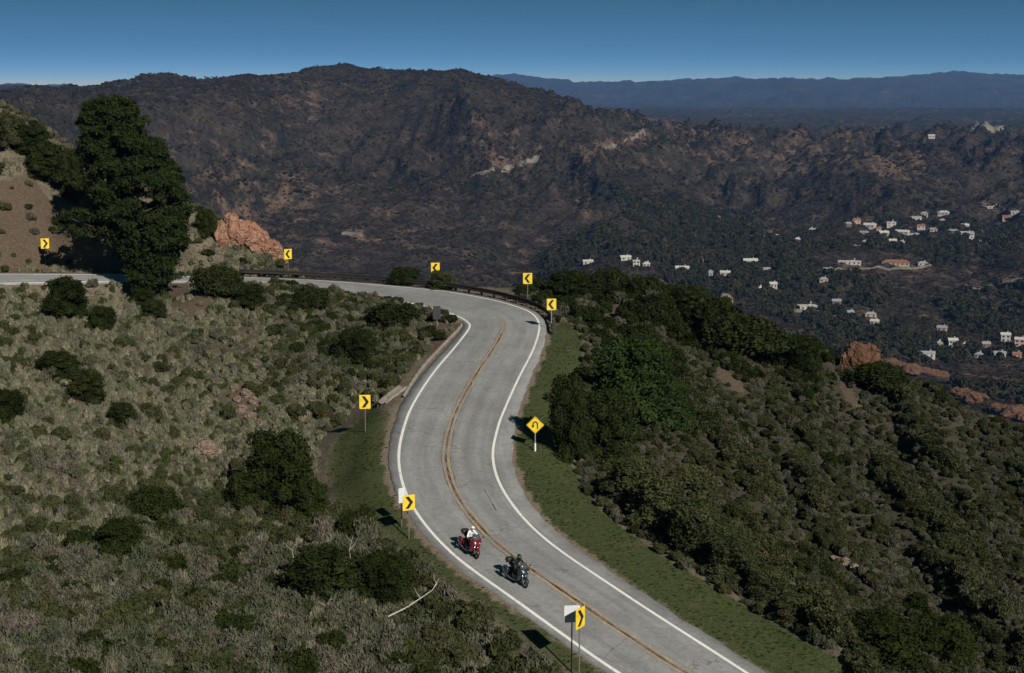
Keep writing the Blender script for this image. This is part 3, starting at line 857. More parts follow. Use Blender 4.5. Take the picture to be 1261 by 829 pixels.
# ------------------------------------------------------------------ road signs
SIGN_AT = []
def chevron_poly(w, h, flip):
    a = 0.30 * w
    pts = [(-w * 0.30, h * 0.40), (-w * 0.30 + a, h * 0.40), (w * 0.36, 0), (-w * 0.30 + a, -h * 0.40), (-w * 0.30, -h * 0.40), (w * 0.36 - a, 0)]
    return [(-x if flip else x, z) for x, z in pts]
def rounded(w, h, r, n=4):
    pts = []
    for cx, cz, a0 in ((w / 2 - r, h / 2 - r, 0), (-w / 2 + r, h / 2 - r, 90), (-w / 2 + r, -h / 2 + r, 180), (w / 2 - r, -h / 2 + r, 270)):
        for k in range(n + 1):
            a = R(a0 + 90 * k / n); pts.append((cx + r * math.cos(a), cz + r * math.sin(a)))
    return pts
def sign_at(name, label, base, panel, kind, yaw=0.0, w=0.72, h=0.95, flip=False, group=None, post_mat='post', base_white=False, back_mat='dull_metal', d_off=0.0, rail_x=None):
    p = hit(*base)
    if rail_x is not None:             # stands just outside the guardrail
        cand = [(abs(project(*across(k, halfw[k] + shR[k] + 1.3))[0] - rail_x), k) for k in range(sec_of(11), sec_of(21))]
        k = min(cand)[1]; p = Vector(across(k, halfw[k] + shR[k] + 1.3))
    p.z = ground(p.x, p.y)
    zc = z_for_row(p.x, p.y, panel) - p.z
    az = math.atan2(-p.x, p.y)
    SIGN_AT.append((p.x, p.y - 0.8, 1.5))
    e = empty(name, p, az + yaw, label, 'road sign', group)
    mb = MB()
    top = zc + h * 0.42
    mb.tube([(0, 0.045, -0.5), (0, 0.045, top)], 0.038, 8); mb.build('post', M[post_mat], e)
    if base_white:
        mb = MB(); mb.tube([(0, 0.045, -0.2), (0, 0.045, 0.62)], [0.075, 0.07], 10); mb.build('post_sleeve', M['white_plastic'], e)
    if kind == 'chevron':
        mb = MB(); mb.prism(rounded(w, h, 0.05), -0.004, 0.0); pl = mb.build('sign_face', M['sign_yellow'], e, loc=(0, 0, zc))
        mb = MB(); mb.prism(rounded(w, h, 0.05), 0.002, 0.006); mb.build('sign_back', M[back_mat], e, loc=(0, 0, zc))
        mb = MB(); mb.prism(chevron_poly(w, h, flip), -0.008, -0.0045); mb.build('chevron', M['sign_black'], pl)
    elif kind == 'diamond':
        d_ = h / math.sqrt(2)
        Mx = Matrix.Rotation(R(45), 3, 'Y')
        sq = [tuple((Mx @ Vector((x, 0, z))).xz) for x, z in rounded(d_, d_, 0.05)]
        mb = MB(); mb.prism(sq, -0.004, 0.0); pl = mb.build('sign_face', M['sign_yellow'], e, loc=(0, 0, zc))
        mb = MB(); mb.prism(sq, 0.002, 0.006); mb.build('sign_back', M[back_mat], e, loc=(0, 0, zc))
        # hairpin arrow
        sh_ = h * 0.2
        path = [(sh_ * 0.62, -sh_ * 1.0), (sh_ * 0.62, sh_ * 0.1)] + [(sh_ * 0.62 * math.cos(R(a)), sh_ * 0.1 + sh_ * 0.8 * math.sin(R(a))) for a in range(20, 181, 20)] + [(-sh_ * 0.62, -sh_ * 0.15)]
        mb = MB(); tw = sh_ * 0.17
        for (x0, z0), (x1, z1) in zip(path, path[1:]):
            dx, dz = x1 - x0, z1 - z0; L_ = math.hypot(dx, dz); nx, nz = -dz / L_ * tw, dx / L_ * tw
            ex, ez = dx / L_ * tw * 0.4, dz / L_ * tw * 0.4
            mb.prism([(x0 + nx - ex, z0 + nz - ez), (x1 + nx + ex, z1 + nz + ez), (x1 - nx + ex, z1 - nz + ez), (x0 - nx - ex, z0 - nz - ez)], -0.008, -0.0045)
        mb.prism([(-sh_ * 1.08, -sh_ * 0.1), (-sh_ * 0.16, -sh_ * 0.1), (-sh_ * 0.62, -sh_ * 0.95)], -0.0085, -0.0048)
        mb.build('hairpin_arrow', M['sign_black'], pl)
        mb = MB()
        for k in range(4):
            o1, o2 = d_ * 0.455, d_ * 0.435
            c = [(-o1, o1), (o1, o1), (o1 - 0.0, o2), (-o1, o2)]
            Mk = Matrix.Rotation(R(45 + 90 * k), 3, 'Y')
            mb.prism([tuple((Mk @ Vector((x, 0, z))).xz) for x, z in c], -0.007, -0.0045)
        mb.build('border', M['sign_black'], pl)
    else:                              # only the plain back of a panel shows
        mb = MB(); mb.prism(rounded(w, h, 0.05), -0.012, -0.006); pl = mb.build('sign_back', M[back_mat], e, loc=(0, 0, zc))
        mb = MB(); mb.prism(rounded(w, h, 0.05), -0.022, -0.0135); mb.build('sign_face', M[back_mat], e, loc=(0, 0, zc))
        for z_ in (-h * 0.25, h * 0.25):
            mb = MB(); mb.box((0, 0.01, zc + z_), (0.3, 0.03, 0.05)); mb.build('bracket', M['galv'], e)
    return e
G = 'yellow chevron signs round the bend'
sign_at('chevron_sign', 'yellow chevron sign at the foot of the brown cut bank by the far road', (57, 331), 300, 'chevron', w=0.85, h=1.1, group=G)
sign_at('chevron_sign', 'yellow chevron sign just below the end of the orange rock outcrop', (352, 337), 313, 'chevron', R(30), rail_x=353, w=0.95, h=1.15, flip=True, group=G)
sign_at('chevron_sign', 'yellow chevron sign behind the guardrail on the straight before the rocks', (536, 349), 330, 'chevron', rail_x=536, w=0.95, h=1.15, flip=True, group=G)
sign_at('chevron_sign', 'yellow chevron sign standing behind the guardrail where it curves round', (651, 366), 343, 'chevron', rail_x=651, w=0.95, h=1.15, flip=True, group=G)
sign_at('chevron_sign', 'yellow chevron sign beside the near end of the guardrail', (679, 408), 375, 'chevron', R(8), w=0.9, h=1.1, flip=True, group=G, base_white=False, post_mat='galv')
sign_at('chevron_sign', 'bright yellow chevron sign among scrub beyond the concrete drain chute', (450, 532), 495, 'chevron', w=0.86, h=1.1, group=G)
sign_at('chevron_sign', 'yellow chevron sign at the road edge behind the red motorcycle', (504, 664), 619, 'chevron', R(24), w=0.84, h=1.0, group=G)
sign_at('chevron_sign', 'yellow chevron sign nearly edge on below the black motorcycle', (714, 838), 761, 'chevron', R(58), w=0.9, h=1.12, group=G)
G2 = 'signs seen from behind'
sign_at('road_sign', 'narrow grey sign seen from behind next to a chevron sign by the road edge', (495, 650), 610, 'plain', R(35), w=0.5, h=1.0, group=G2, back_mat='bare_metal')
sign_at('road_sign', 'pale metal sign back on the post beside the lowest chevron sign', (704, 828), 756, 'plain', R(8), w=0.85, h=0.95, group=G2, back_mat='bare_metal')
sign_at('road_sign', 'grey sign seen from behind standing on the inside of the hairpin', (538, 403), 385, 'plain', R(10), w=0.75, h=1.3, group=G2, back_mat='dull_metal')
sign_at('hairpin_sign', 'yellow diamond sign with a hairpin arrow on the grass verge', (659, 556), 523.5, 'diamond', h=1.32, post_mat='galv', base_white=True)

# ------------------------------------------------------------------ foliage shapes
def quads_from(cen, ax, ay):
    n = len(cen)
    V = np.stack([cen - ax - ay, cen + ax - ay, cen + ax + ay, cen - ax + ay], 1).reshape(-1, 3)
    return V, np.arange(4 * n).reshape(-1, 4)
def rand_dirs(n, zmin=-1.0):
    v = rng.normal(size=(n, 3)); v /= np.linalg.norm(v, axis=1)[:, None]
    if zmin > -1: v[:, 2] = np.where(v[:, 2] < zmin, -v[:, 2], v[:, 2])
    return v
def leaf_shell(lobes, n, size, elong=1.5, inner=0.72, up=0.0, zmin=-0.45, zs=1.0):
    lobes = np.asarray(lobes, float)
    w = (lobes[:, 3] * lobes[:, 5]); w /= w.sum()
    k = rng.choice(len(lobes), n, p=w)
    dr = rand_dirs(n, zmin)
    rad = inner + (1.06 - inner) * rng.random(n) ** 0.6
    # bumpy outline of each lobe
    bump = 1 + 0.22 * np.sin(dr[:, 0] * 5 + k * 2.1) * np.cos(dr[:, 1] * 4.3 + dr[:, 2] * 5 + k)
    cen = lobes[k, :3] + dr * lobes[k, 3:6] * (rad * bump)[:, None]
    a = rand_dirs(n); a[:, 2] += up; a /= np.linalg.norm(a, axis=1)[:, None]
    nn = dr + 0.9 * rand_dirs(n)
    b = np.cross(nn, a); b /= (np.linalg.norm(b, axis=1)[:, None] + 1e-6)
    s = size * rng.uniform(0.6, 1.35, n)[:, None]
    q = np.array([1, 1, zs])
    return quads_from(cen, a * s * elong * 0.5 * q, b * s * 0.5 * q)
def core(lobes, f=0.72, seg=7, ring=5):
    Vs, Fs, base = [], [], 0
    for L in lobes:
        vs = []
        for i in range(ring + 1):
            ph = math.pi * i / ring
            for k in range(seg):
                th = 2 * math.pi * k / seg
                r = f * (1 + 0.18 * math.sin(k * 2.7 + i * 1.9 + L[0] * 9))
                vs.append((L[0] + L[3] * r * math.sin(ph) * math.cos(th), L[1] + L[4] * r * math.sin(ph) * math.sin(th), L[2] + L[5] * r * math.cos(ph)))
        for i in range(ring):
            for k in range(seg):
                Fs.append((base + i * seg + k, base + (i + 1) * seg + k, base + (i + 1) * seg + (k + 1) % seg, base + i * seg + (k + 1) % seg))
        Vs += vs; base += len(vs)
    return np.array(Vs), np.array(Fs)
def join(parts):
    Vs, Fs, b = [], [], 0
    for v, f in parts:
        Vs.append(v); Fs.append(f + b); b += len(v)
    return np.concatenate(Vs), np.concatenate(Fs)
def bush_lobes(n, flat=0.62):
    L = [(0, 0, 0.42, 0.62, 0.62, 0.5)]
    for i in range(n):
        a = 2 * math.pi * (i + rng.random() * 0.7) / n; r = rng.uniform(0.32, 0.62)
        s = rng.uniform(0.26, 0.46)
        L.append((r * math.cos(a), r * math.sin(a), rng.uniform(0.22, 0.72), s, s, s * rng.uniform(0.75, 1.1)))
    return L
def tall_lobes(n):
    L = [(0, 0, 0.34, 0.6, 0.6, 0.36), (0, 0, 0.62, 0.46, 0.46, 0.30)]
    for i in range(n):
        a = 2.4 * i + rng.random() * 0.9; zz = 0.10 + 0.76 * ((i + rng.random() * .6) / n)
        r = rng.uniform(0.40, 0.72) * math.sqrt(max(0.1, 1 - (zz / 1.02) ** 2.2)); s = rng.uniform(0.24, 0.38)
        L.append((r * math.cos(a), r * math.sin(a), zz, s, s, s * rng.uniform(.34, .48)))
    return L
def bush_mesh(name, mat, leaves, size, lobes=7, elong=1.5, inner=0.7, up=0.0, core_f=0.7, tall=False):
    L = tall_lobes(lobes) if tall else bush_lobes(lobes)
    parts = [leaf_shell(L, leaves, size, elong, inner, up, zs=0.42 if tall else 0.8)]
    if core_f: parts.append(core(L, core_f))
    v, f = join(parts)
    v[:, 2] = np.where(v[:, 2] < -0.08, -0.08, v[:, 2])
    return mesh_np(name, v, f, [mat])
def tuft_mesh(name, mat, blades, spread=0.75, w=0.035, h=1.0, mound=True):
    a = rng.uniform(0, 2 * math.pi, blades); t = rng.random(blades) ** 0.7 * spread
    base = np.c_[np.cos(a) * t * 0.55, np.sin(a) * t * 0.55, np.zeros(blades)]
    hh = h * rng.uniform(0.55, 1.1, blades) * np.sqrt(np.maximum(0.1, 1 - (t / 1.05) ** 2))
    a2 = a + rng.normal(0, 0.5, blades)
    tip = base + np.c_[np.cos(a2) * t * 0.6, np.sin(a2) * t * 0.6, hh]
    mid_ = base * 0.4 + tip * 0.6 + np.c_[rng.normal(0, .04, blades), rng.normal(0, .04, blades), 0.08 * hh]
    tw = rng.uniform(0, 2 * math.pi, blades); ax = np.c_[np.cos(tw), np.sin(tw), np.zeros(blades)] * (w * rng.uniform(.6, 1.5, blades))[:, None]
    V = np.stack([base - ax * .6, base + ax * .6, mid_ + ax, mid_ - ax, tip + ax * .2, tip - ax * .2], 1).reshape(-1, 3)
    i = np.arange(blades)[:, None] * 6
    Fq = np.concatenate([i + np.array([[0, 1, 2, 3]]), i + np.array([[3, 2, 4, 5]])])
    parts = [(V, Fq)]
    if mound:
        L = [(0, 0, 0.28, 0.62, 0.62, 0.42)] + [(0.35 * math.cos(k * 2.1 + blades), 0.35 * math.sin(k * 2.1 + blades), 0.32, 0.34, 0.34, 0.33) for k in range(3)]
        parts.append(leaf_shell(L, blades, 0.14, 2.2, 0.75, 1.2))
        parts.append(core(L, 0.7, 6, 4))
    v, f = join(parts)
    return mesh_np(name, v, f, [mat])
def twig_mesh(name, mat, n=60, w=0.03):
    mb = MB()
    for i in range(n):
        a = rng.uniform(0, 2 * math.pi); e = rng.uniform(0.35, 1.35)
        L_ = rng.uniform(0.5, 1.15); p = Vector((rng.normal(0, .12), rng.normal(0, .12), 0)); pts = [p.copy()]
        dv = Vector((math.cos(a) * math.cos(e), math.sin(a) * math.cos(e), math.sin(e)))
        for j in range(3):
            dv = (dv + Vector(rng.normal(0, 0.28, 3))).normalized(); p = p + dv * L_ / 3; pts.append(p.copy())
        mb.tube(pts, [w, w * .75, w * .5, w * .2], 4, cap=False)
        q = pts[2]; d2 = (dv + Vector(rng.normal(0, 0.7, 3))).normalized()
        mb.tube([q, q + d2 * L_ * .3], [w * .5, w * .2], 3, cap=False)
    return mb.mesh(name, mat)

PROTO = {
    'dark': [bush_mesh('dense_bush', M['dark_leaf'], 2600, 0.085, lobes=6 + i % 4) for i in range(5)],
    'olive': [bush_mesh('olive_bush', M['olive_leaf'], 2600, 0.075, lobes=6 + i % 3, elong=2.2, up=0.8) for i in range(4)],
    'grey': [bush_mesh('grey_bush', M['grey_leaf'], 1700, 0.06, lobes=6, elong=3.2, up=1.2, inner=0.5, core_f=0.45) for i in range(4)],
    'dark_big': [bush_mesh('oak_bush', M['dark_leaf'], 9000, 0.042, lobes=11 + i) for i in range(3)],
    'dark_tall': [bush_mesh('tall_oak_bush', M['dark_leaf'], 13000, 0.036, lobes=26 + 3 * i, tall=True, inner=.55) for i in range(3)],
    'oak_tall': [bush_mesh('green_oak', M['oak_leaf'], 15000, 0.034, lobes=30 + 3 * i, tall=True, inner=.55) for i in range(2)],
    'olive_tall': [bush_mesh('tall_olive_bush', M['olive_leaf'], 13000, 0.036, lobes=26 + 3 * i, tall=True, inner=.55, elong=1.9, up=.4) for i in range(2)],
    'olive_big': [bush_mesh('olive_oak_bush', M['olive_leaf'], 9000, 0.042, lobes=10 + i, elong=1.9, up=0.5) for i in range(2)],
    'sage': [tuft_mesh('sage_tuft', M['sage_leaf'], 190, w=0.032) for i in range(6)],
    'green': [tuft_mesh('green_tuft', M['green_leaf'], 130, w=0.04) for i in range(3)],
}
TWIG = twig_mesh('twigs', M['dead_wood'], 46, 0.012)
STEM = twig_mesh('stems', M['wood'], 14, 0.035)

used = list(SIGN_AT)
def on_ground(px, py):
    p = hit(px, py)
    return p
def big_bush(name, label, cat, px, py, wpx, hpx, kind, var=None, stem=True, group=None, sink=0.05):
    """(px, py) is the middle of the bush's foot"""
    p = on_ground(px, py)
    s = FPX / math.hypot(p.y, CAM_Z - p.z)
    w, h = wpx / s, hpx / s
    dep = math.atan2(CAM_Z - p.z, p.y)
    h = max(0.5, (h - w * 0.5 * math.sin(dep) * 0.9) / math.cos(dep) / 1.02)
    p = p + Vector((p.x, p.y, 0)).normalized() * (w * 0.3)      # the pixel given is the near foot
    p.z = ground(p.x, p.y) - sink * h
    suffix = '' if kind not in ('dark', 'olive', 'oak') or w < 2.6 else ('_tall' if h > 0.62 * w else '_big')
    meshes = PROTO[kind + suffix]
    e = empty(name, p, rng.uniform(0, 6.28), label, cat, group)
    me = meshes[rng.integers(len(meshes))] if var is None else meshes[var % len(meshes)]
    link('foliage', me, e, scale=(w / 2 / 0.95, w / 2 / 0.95, h / 1.0))
    if stem: link('stems', STEM, e, scale=(w * 0.3, w * 0.3, h * 0.6))
    used.append((p.x, p.y, w * 0.42))
    return e
S, Bu = 'shrub', 'bush'
for a in [
    ('shrub', 'tall dark green oak bush between the left slope and the roadside grass', Bu, 347, 640, 104, 132, 'dark', 0),
    ('shrub', 'lower dark oak bush leaning on the left of the tall oak bush', Bu, 305, 636, 66, 66, 'dark', 2),
    ('shrub', 'lower dark oak bush at the right foot of the tall oak bush', Bu, 386, 652, 52, 72, 'dark', 1),
    ('shrub', 'wide dark bush at the far road edge left of the pine', Bu, 82, 396, 62, 62, 'dark', 1),
    ('shrub', 'smaller dark bush stepping down the slope beside the far road bush', Bu, 127, 410, 40, 36, 'dark', 2),
    ('shrub', 'small green bush at the foot of the pine', Bu, 190, 398, 38, 32, 'dark', 3),
    ('shrub', 'dark low bush hiding the foot of the pine trunk', Bu, 176, 380, 40, 30, 'dark', 1),
    ('shrub', 'broad grey green bush between the pine and the far straight', Bu, 270, 372, 72, 46, 'dark', 4),
    ('shrub', 'dark bush below the left end of the far straight', Bu, 310, 384, 46, 36, 'dark', 0),
    ('shrub', 'low dark bush along the inner edge of the far straight', Bu, 380, 386, 58, 34, 'dark', 1),
    ('shrub', 'round dark bush on the inner slope near the grey sign back', Bu, 440, 452, 62, 58, 'dark', 2),
    ('shrub', 'wide dark bush just under the road inside the hairpin', Bu, 487, 410, 76, 38, 'dark', 3),
    ('shrub', 'green bush beside the bare patch inside the hairpin', Bu, 480, 425, 34, 24, 'green', 0),
    ('shrub', 'dark green bush in the upper middle of the sage slope', Bu, 72, 470, 62, 44, 'dark', 4),
    ('shrub', 'dark bush next down the diagonal line on the sage slope', Bu, 106, 500, 56, 50, 'dark', 0),
    ('shrub', 'small dark bush ending the diagonal line on the sage slope', Bu, 150, 525, 42, 36, 'dark', 1),
    ('shrub', 'dark bush cut by the left edge of the view', Bu, 8, 522, 54, 52, 'dark', 2),
    ('shrub', 'rounded dark green bush low on the left slope', Bu, 148, 697, 76, 70, 'dark', 3),
    ('shrub', 'dark bush just above the rounded dark green bush', Bu, 192, 648, 76, 50, 'dark', 4),
    ('shrub', 'small green bush left of the rounded dark green bush', Bu, 97, 692, 46, 42, 'dark', 0),
    ('shrub', 'large tangled dark bush with bleached branches near the road', Bu, 402, 754, 124, 104, 'dark', 1),
    ('shrub', 'second tangled bush with bleached branches closer to the verge', Bu, 474, 752, 84, 88, 'dark', 2),
    ('shrub', 'low dark bush under the road sign shadow left of the road', Bu, 440, 672, 60, 44, 'dark', 3),
    ('shrub', 'dark bush at the bottom edge of the left slope', Bu, 295, 806, 70, 56, 'dark', 4),
    ('shrub', 'small dark bush at the lower left corner', Bu, 12, 740, 60, 42, 'dark', 0),
    ('shrub', 'small green bush growing on the brown cut bank', Bu, 124, 329, 40, 36, 'dark', 3),
    ('shrub', 'dark bush on the shoulder of the hill left of the orange rocks', Bu, 254, 298, 30, 40, 'dark', 2),
    ('shrub', 'dark bush on the crest of the cut bank', Bu, 58, 244, 62, 58, 'dark', 1),
    ('shrub', 'tall dark bush between the cut bank and the pine', Bu, 92, 262, 46, 74, 'dark', 0),
    ('shrub', 'brown green bush high on the hill at the left edge', Bu, 12, 196, 50, 46, 'olive', 1),
    ('shrub', 'bush on the hill crest above the cut bank', Bu, 38, 208, 50, 42, 'dark', 3),
    ('shrub', 'pale green tussock at the bottom edge beside the verge', 'plant', 548, 842, 66, 34, 'green', 1),
    ('shrub', 'tall dark green oak bush on the slope beyond the diamond sign', Bu, 782, 528, 118, 138, 'oak', 1),
    ('shrub', 'dark green oak bush against the right side of the tall oak bush', Bu, 828, 532, 62, 78, 'oak', 0),
    ('shrub', 'black green bush leaning over the verge behind the diamond sign', Bu, 746, 576, 88, 112, 'dark', 2),
    ('shrub', 'brown green bush at the upper verge edge above the diamond sign', Bu, 706, 506, 62, 40, 'olive', 3),
    ('shrub', 'olive bush topping the wall of brush just below the diamond sign', Bu, 776, 630, 84, 84, 'olive', 0),
    ('shrub', 'tall olive bush second in the wall of brush along the verge', Bu, 812, 660, 92, 92, 'olive', 1),
    ('shrub', 'broad olive bush midway along the wall of brush on the verge edge', Bu, 862, 694, 96, 88, 'olive', 2),
    ('shrub', 'dark olive bush in the wall of brush beyond the red motorcycle', Bu, 902, 722, 84, 74, 'olive', 3),
    ('shrub', 'lower olive bush near the end of the wall of brush', Bu, 944, 748, 76, 62, 'olive', 0),
    ('shrub', 'last small olive bush of the wall of brush', Bu, 976, 770, 60, 46, 'olive', 1),
    ('shrub', 'tall olive bush behind the front of the wall of brush', Bu, 842, 636, 100, 84, 'olive', 2),
    ('shrub', 'tall dark bush casting its shade across the verge by the diamond sign', Bu, 702, 568, 60, 124, 'dark', 0),
    ('shrub', 'dark oak bush at the bottom of the right slope', Bu, 1082, 826, 120, 92, 'dark', 0),
    ('shrub', 'second dark oak bush at the bottom of the right slope', Bu, 1160, 822, 94, 78, 'dark', 3),
    ('shrub', 'wide dark bush on the crest above the right slope gully', Bu, 918, 448, 120, 62, 'dark', 4),
    ('shrub', 'dark bush on the crest beside the wide crest bush', Bu, 985, 462, 66, 52, 'dark', 2),
    ('shrub', 'dark green bush in front of the large orange rock', Bu, 1085, 490, 76, 42, 'dark', 1),
    ('shrub', 'dark bush on the crest just behind the end of the guardrail', Bu, 700, 372, 66, 46, 'dark', 3),
    ('shrub', 'dark crest bush right of the guardrail bush', Bu, 748, 366, 56, 38, 'dark', 0),
    ('shrub', 'dark crest bush above the bare dirt knoll', Bu, 800, 372, 62, 40, 'dark', 4),
    ('shrub', 'dark crest bush before the round boulder', Bu, 850, 392, 62, 44, 'dark', 2),
    ('shrub', 'dark bush behind the guardrail under the chevron sign', Bu, 496, 352, 48, 28, 'dark', 1),
    ('shrub', 'second dark bush behind the guardrail under the chevron sign', Bu, 545, 358, 40, 30, 'olive', 2),
]:
    big_bush(*a, sink=0.12)

# bleached dead branches in the tangled bushes
def dead_branch(label, px, py, pts, r=0.03):
    p = hit(px, py); s = FPX / math.hypot(p.y, CAM_Z - p.z)
    e = empty('dead_branch', p, math.atan2(-p.x, p.y), label, 'branch')
    mb = MB()
    P = [Vector((x / s, dy - 1.3, (z + 9) / s)) for x, dy, z in pts]
    mb.tube(P, [r * (1 - 0.75 * i / (len(P) - 1)) for i in range(len(P))], 6)
    mb.build('limb', M['dead_wood'], e)
    for i in range(1, len(P)):
        for sg in ((-1, 1)[i % 2],):
            mb = MB(); q = P[i] if i < len(P) - 1 else P[i - 1].lerp(P[i], 0.6)
            a = q + Vector((sg * rng.uniform(.12, .35), rng.uniform(-.3, .3), rng.uniform(.1, .35)))
            b = a + Vector((sg * rng.uniform(.0, .3), rng.uniform(-.2, .2), rng.uniform(.1, .4)))
            mb.tube([q, a, b], [r * .5, r * .35, r * .12], 5); mb.build('twig', M['dead_wood'], e)
    return e
dead_branch('bleached forked branch standing out of the tangled bush', 428, 735, [(0, -.5, 0), (2, -.5, 22), (6, -.6, 42), (3, -.6, 62), (8, -.6, 80)])
dead_branch('bleached crooked branch low in the tangled bush', 398, 748, [(0, -2.4, 2), (8, -2.4, 8), (4, -2.4, 20), (10, -2.4, 32)])
dead_branch('long bleached branch lying bare beside the verge', 478, 752, [(0, -1.6, 6), (20, -1.4, 14), (38, -1.2, 24), (52, -1.0, 32), (60, -1.0, 46)], 0.05)
dead_branch('bleached branch lying flat below the tangled bush', 340, 748, [(0, -1.8, 4), (20, -1.8, 5), (44, -1.8, 3), (66, -1.8, 6)])
dead_branch('pale bare branches left of the tangled bush', 358, 700, [(0, -1, 4), (4, -1, 16), (2, -1, 28), (8, -1, 38)])

# ------------------------------------------------------------------ scattered plants
def geo_scatter(name, P, ROT, SC, IDX, protos, label):
    me = bpy.data.meshes.new(name)
    P = np.asarray(P, np.float32)
    me.vertices.add(len(P)); me.vertices.foreach_set('co', P.ravel())
    a = me.attributes.new('rot', 'FLOAT_VECTOR', 'POINT'); a.data.foreach_set('vector', np.asarray(ROT, np.float32).ravel())
    a = me.attributes.new('scl', 'FLOAT_VECTOR', 'POINT'); a.data.foreach_set('vector', np.asarray(SC, np.float32).ravel())
    a = me.attributes.new('idx', 'INT', 'POINT'); a.data.foreach_set('value', np.asarray(IDX, np.int32))
    cl = bpy.data.collections.new(name + '_kinds')
    for i, m_ in enumerate(protos):
        cl.objects.link(bpy.data.objects.new('%s_kind_%02d' % (name, i), m_))
    ng = bpy.data.node_groups.new(name, 'GeometryNodeTree')
    ng.interface.new_socket('Geometry', in_out='INPUT', socket_type='NodeSocketGeometry')
    ng.interface.new_socket('Geometry', in_out='OUTPUT', socket_type='NodeSocketGeometry')
    gi = ng.nodes.new('NodeGroupInput'); go = ng.nodes.new('NodeGroupOutput')
    ip = ng.nodes.new('GeometryNodeInstanceOnPoints')
    ci = ng.nodes.new('GeometryNodeCollectionInfo')
    ci.inputs['Collection'].default_value = cl; ci.inputs['Separate Children'].default_value = True; ci.inputs['Reset Children'].default_value = True
    def na(n, tp):
        k = ng.nodes.new('GeometryNodeInputNamedAttribute'); k.data_type = tp; k.inputs['Name'].default_value = n
        return next(o for o in k.outputs if o.enabled and o.name == 'Attribute')
    er = ng.nodes.new('FunctionNodeEulerToRotation')
    ng.links.new(na('rot', 'FLOAT_VECTOR'), er.inputs[0])
    ng.links.new(gi.outputs[0], ip.inputs['Points']); ng.links.new(ci.outputs[0], ip.inputs['Instance'])
    ip.inputs['Pick Instance'].default_value = True
    ng.links.new(na('idx', 'INT'), ip.inputs['Instance Index'])
    ng.links.new(er.outputs[0], ip.inputs['Rotation']); ng.links.new(na('scl', 'FLOAT_VECTOR'), ip.inputs['Scale'])
    ng.links.new(ip.outputs[0], go.inputs[0])
    o = link(name, me)
    md = o.modifiers.new('scatter', 'NODES'); md.node_group = ng
    tag(o, label, kind='stuff')
    return o
def dist_line(px, py, line):
    d = np.full(px.shape, 1e9)
    for (x0, y0), (x1, y1) in zip(line, line[1:]):
        vx, vy = x1 - x0, y1 - y0
        t = np.clip(((px - x0) * vx + (py - y0) * vy) / (vx * vx + vy * vy), 0, 1)
        d = np.minimum(d, np.hypot(px - x0 - t * vx, py - y0 - t * vy))
    return d
def jitter_grid(x0, x1, y0, y1, s):
    a, b = np.meshgrid(np.arange(x0, x1, s), np.arange(y0, y1, s))
    a = a.ravel(); b = b.ravel()
    return a + rng.uniform(-.48, .48, a.shape) * s, b + rng.uniform(-.48, .48, a.shape) * s
usedA = np.array(used)
def clear_of_used(x, y, f=1.0):
    ok = np.ones(x.shape, bool)
    for ux, uy, ur in used: ok &= (x - ux) ** 2 + (y - uy) ** 2 > (ur * f) ** 2
    return ok

# --- dense chaparral on the slope right of the verge
x, y = jitter_grid(0, 105, 62, 178, 0.92)
z, idx, off, e = height(x, y, True)
px, py = project(x, y, z)
ok = (off > 0) & (e > 0.9) & (px > 640) & (px < 1330) & (py < 900) & ~poly_mask(px, py, VERGE_R) & clear_of_used(x, y, 0.8)
ok &= ~((sec_t[idx] < 9) & (e < 3.3))
ok &= ~((sec_t[idx] > 12.3) & (e < 1.6))
for b in BARES: ok &= ~poly_mask(px, py, b)
for gline, wd in zip(GULLIES, (7, 10, 8, 7)): ok &= dist_line(px, py, gline) > wd * rng.uniform(0.5, 1.6, px.shape)
bd = band(x, y)
ok &= (bd < 0.22) | (rng.random(px.shape) < 0.45)
ok &= rng.random(px.shape) < 0.93
x, y, z, px, py, e, bd, st_ = (a[ok] for a in (x, y, z, px, py, e, bd, sec_t[idx]))
n = len(x)
patch = fbm(x, y, 13, 3, 5)
r = rng.random(n)
kind = np.where(patch * .6 - bd + 0.7 * (r - .5) > -0.30, 1, 0)
kind = np.where((r > 0.74) | (bd + .3 * (r - .5) > 0.12), 2, kind)
kind = np.where((py < 470) & (r < 0.72), 0, kind)
crest_ = sstep(0.10, -0.45, bd)
W_ = rng.uniform(1.1, 1.9, n) * (0.85 + 0.5 * crest_) * np.where(kind == 2, 0.8, 1.0) * np.where(py < 470, 1.25, 1.0) * np.where(rng.random(n) < 0.2, 0.65, 1)
H_ = W_ * rng.uniform(0.42, 0.64, n)
H_ = np.where((py < 420) & (px < 900), H_ * 1.3, H_)
sc_px = FPX / y
far = ~poly_mask(px - W_ * .34 * sc_px, py + W_ * .12 * sc_px, VERGE_R) & ~poly_mask(px - W_ * .3 * sc_px, py + W_ * .25 * sc_px, VERGE_R) & ~((st_ < 9) & (e < 3.3 + W_ * .25))
x, y, z, px, py, e, kind, W_, H_ = (a[far] for a in (x, y, z, px, py, e, kind, W_, H_)); n = len(x)
STR = rng.uniform(1.15, 1.9, n); RZ = math.atan2(GDIR[1], GDIR[0]) + rng.normal(0, .22, n) + math.pi * rng.integers(0, 2, n)   # brush grows in rows down the rills
show = W_ / y
order = np.argsort(-show)
KN = ['dark', 'olive', 'grey']
CL = ['dark green chaparral bush in the dense cover on the slope right of the verge',
      'olive brown chaparral bush in the dense cover on the slope right of the verge',
      'grey dry chaparral bush in the dense cover on the slope right of the verge']
inview = (px > -10) & (px < 1271) & (py < 835)
ind = [i for i in order if inview[i]][:270]
inds = set(ind)
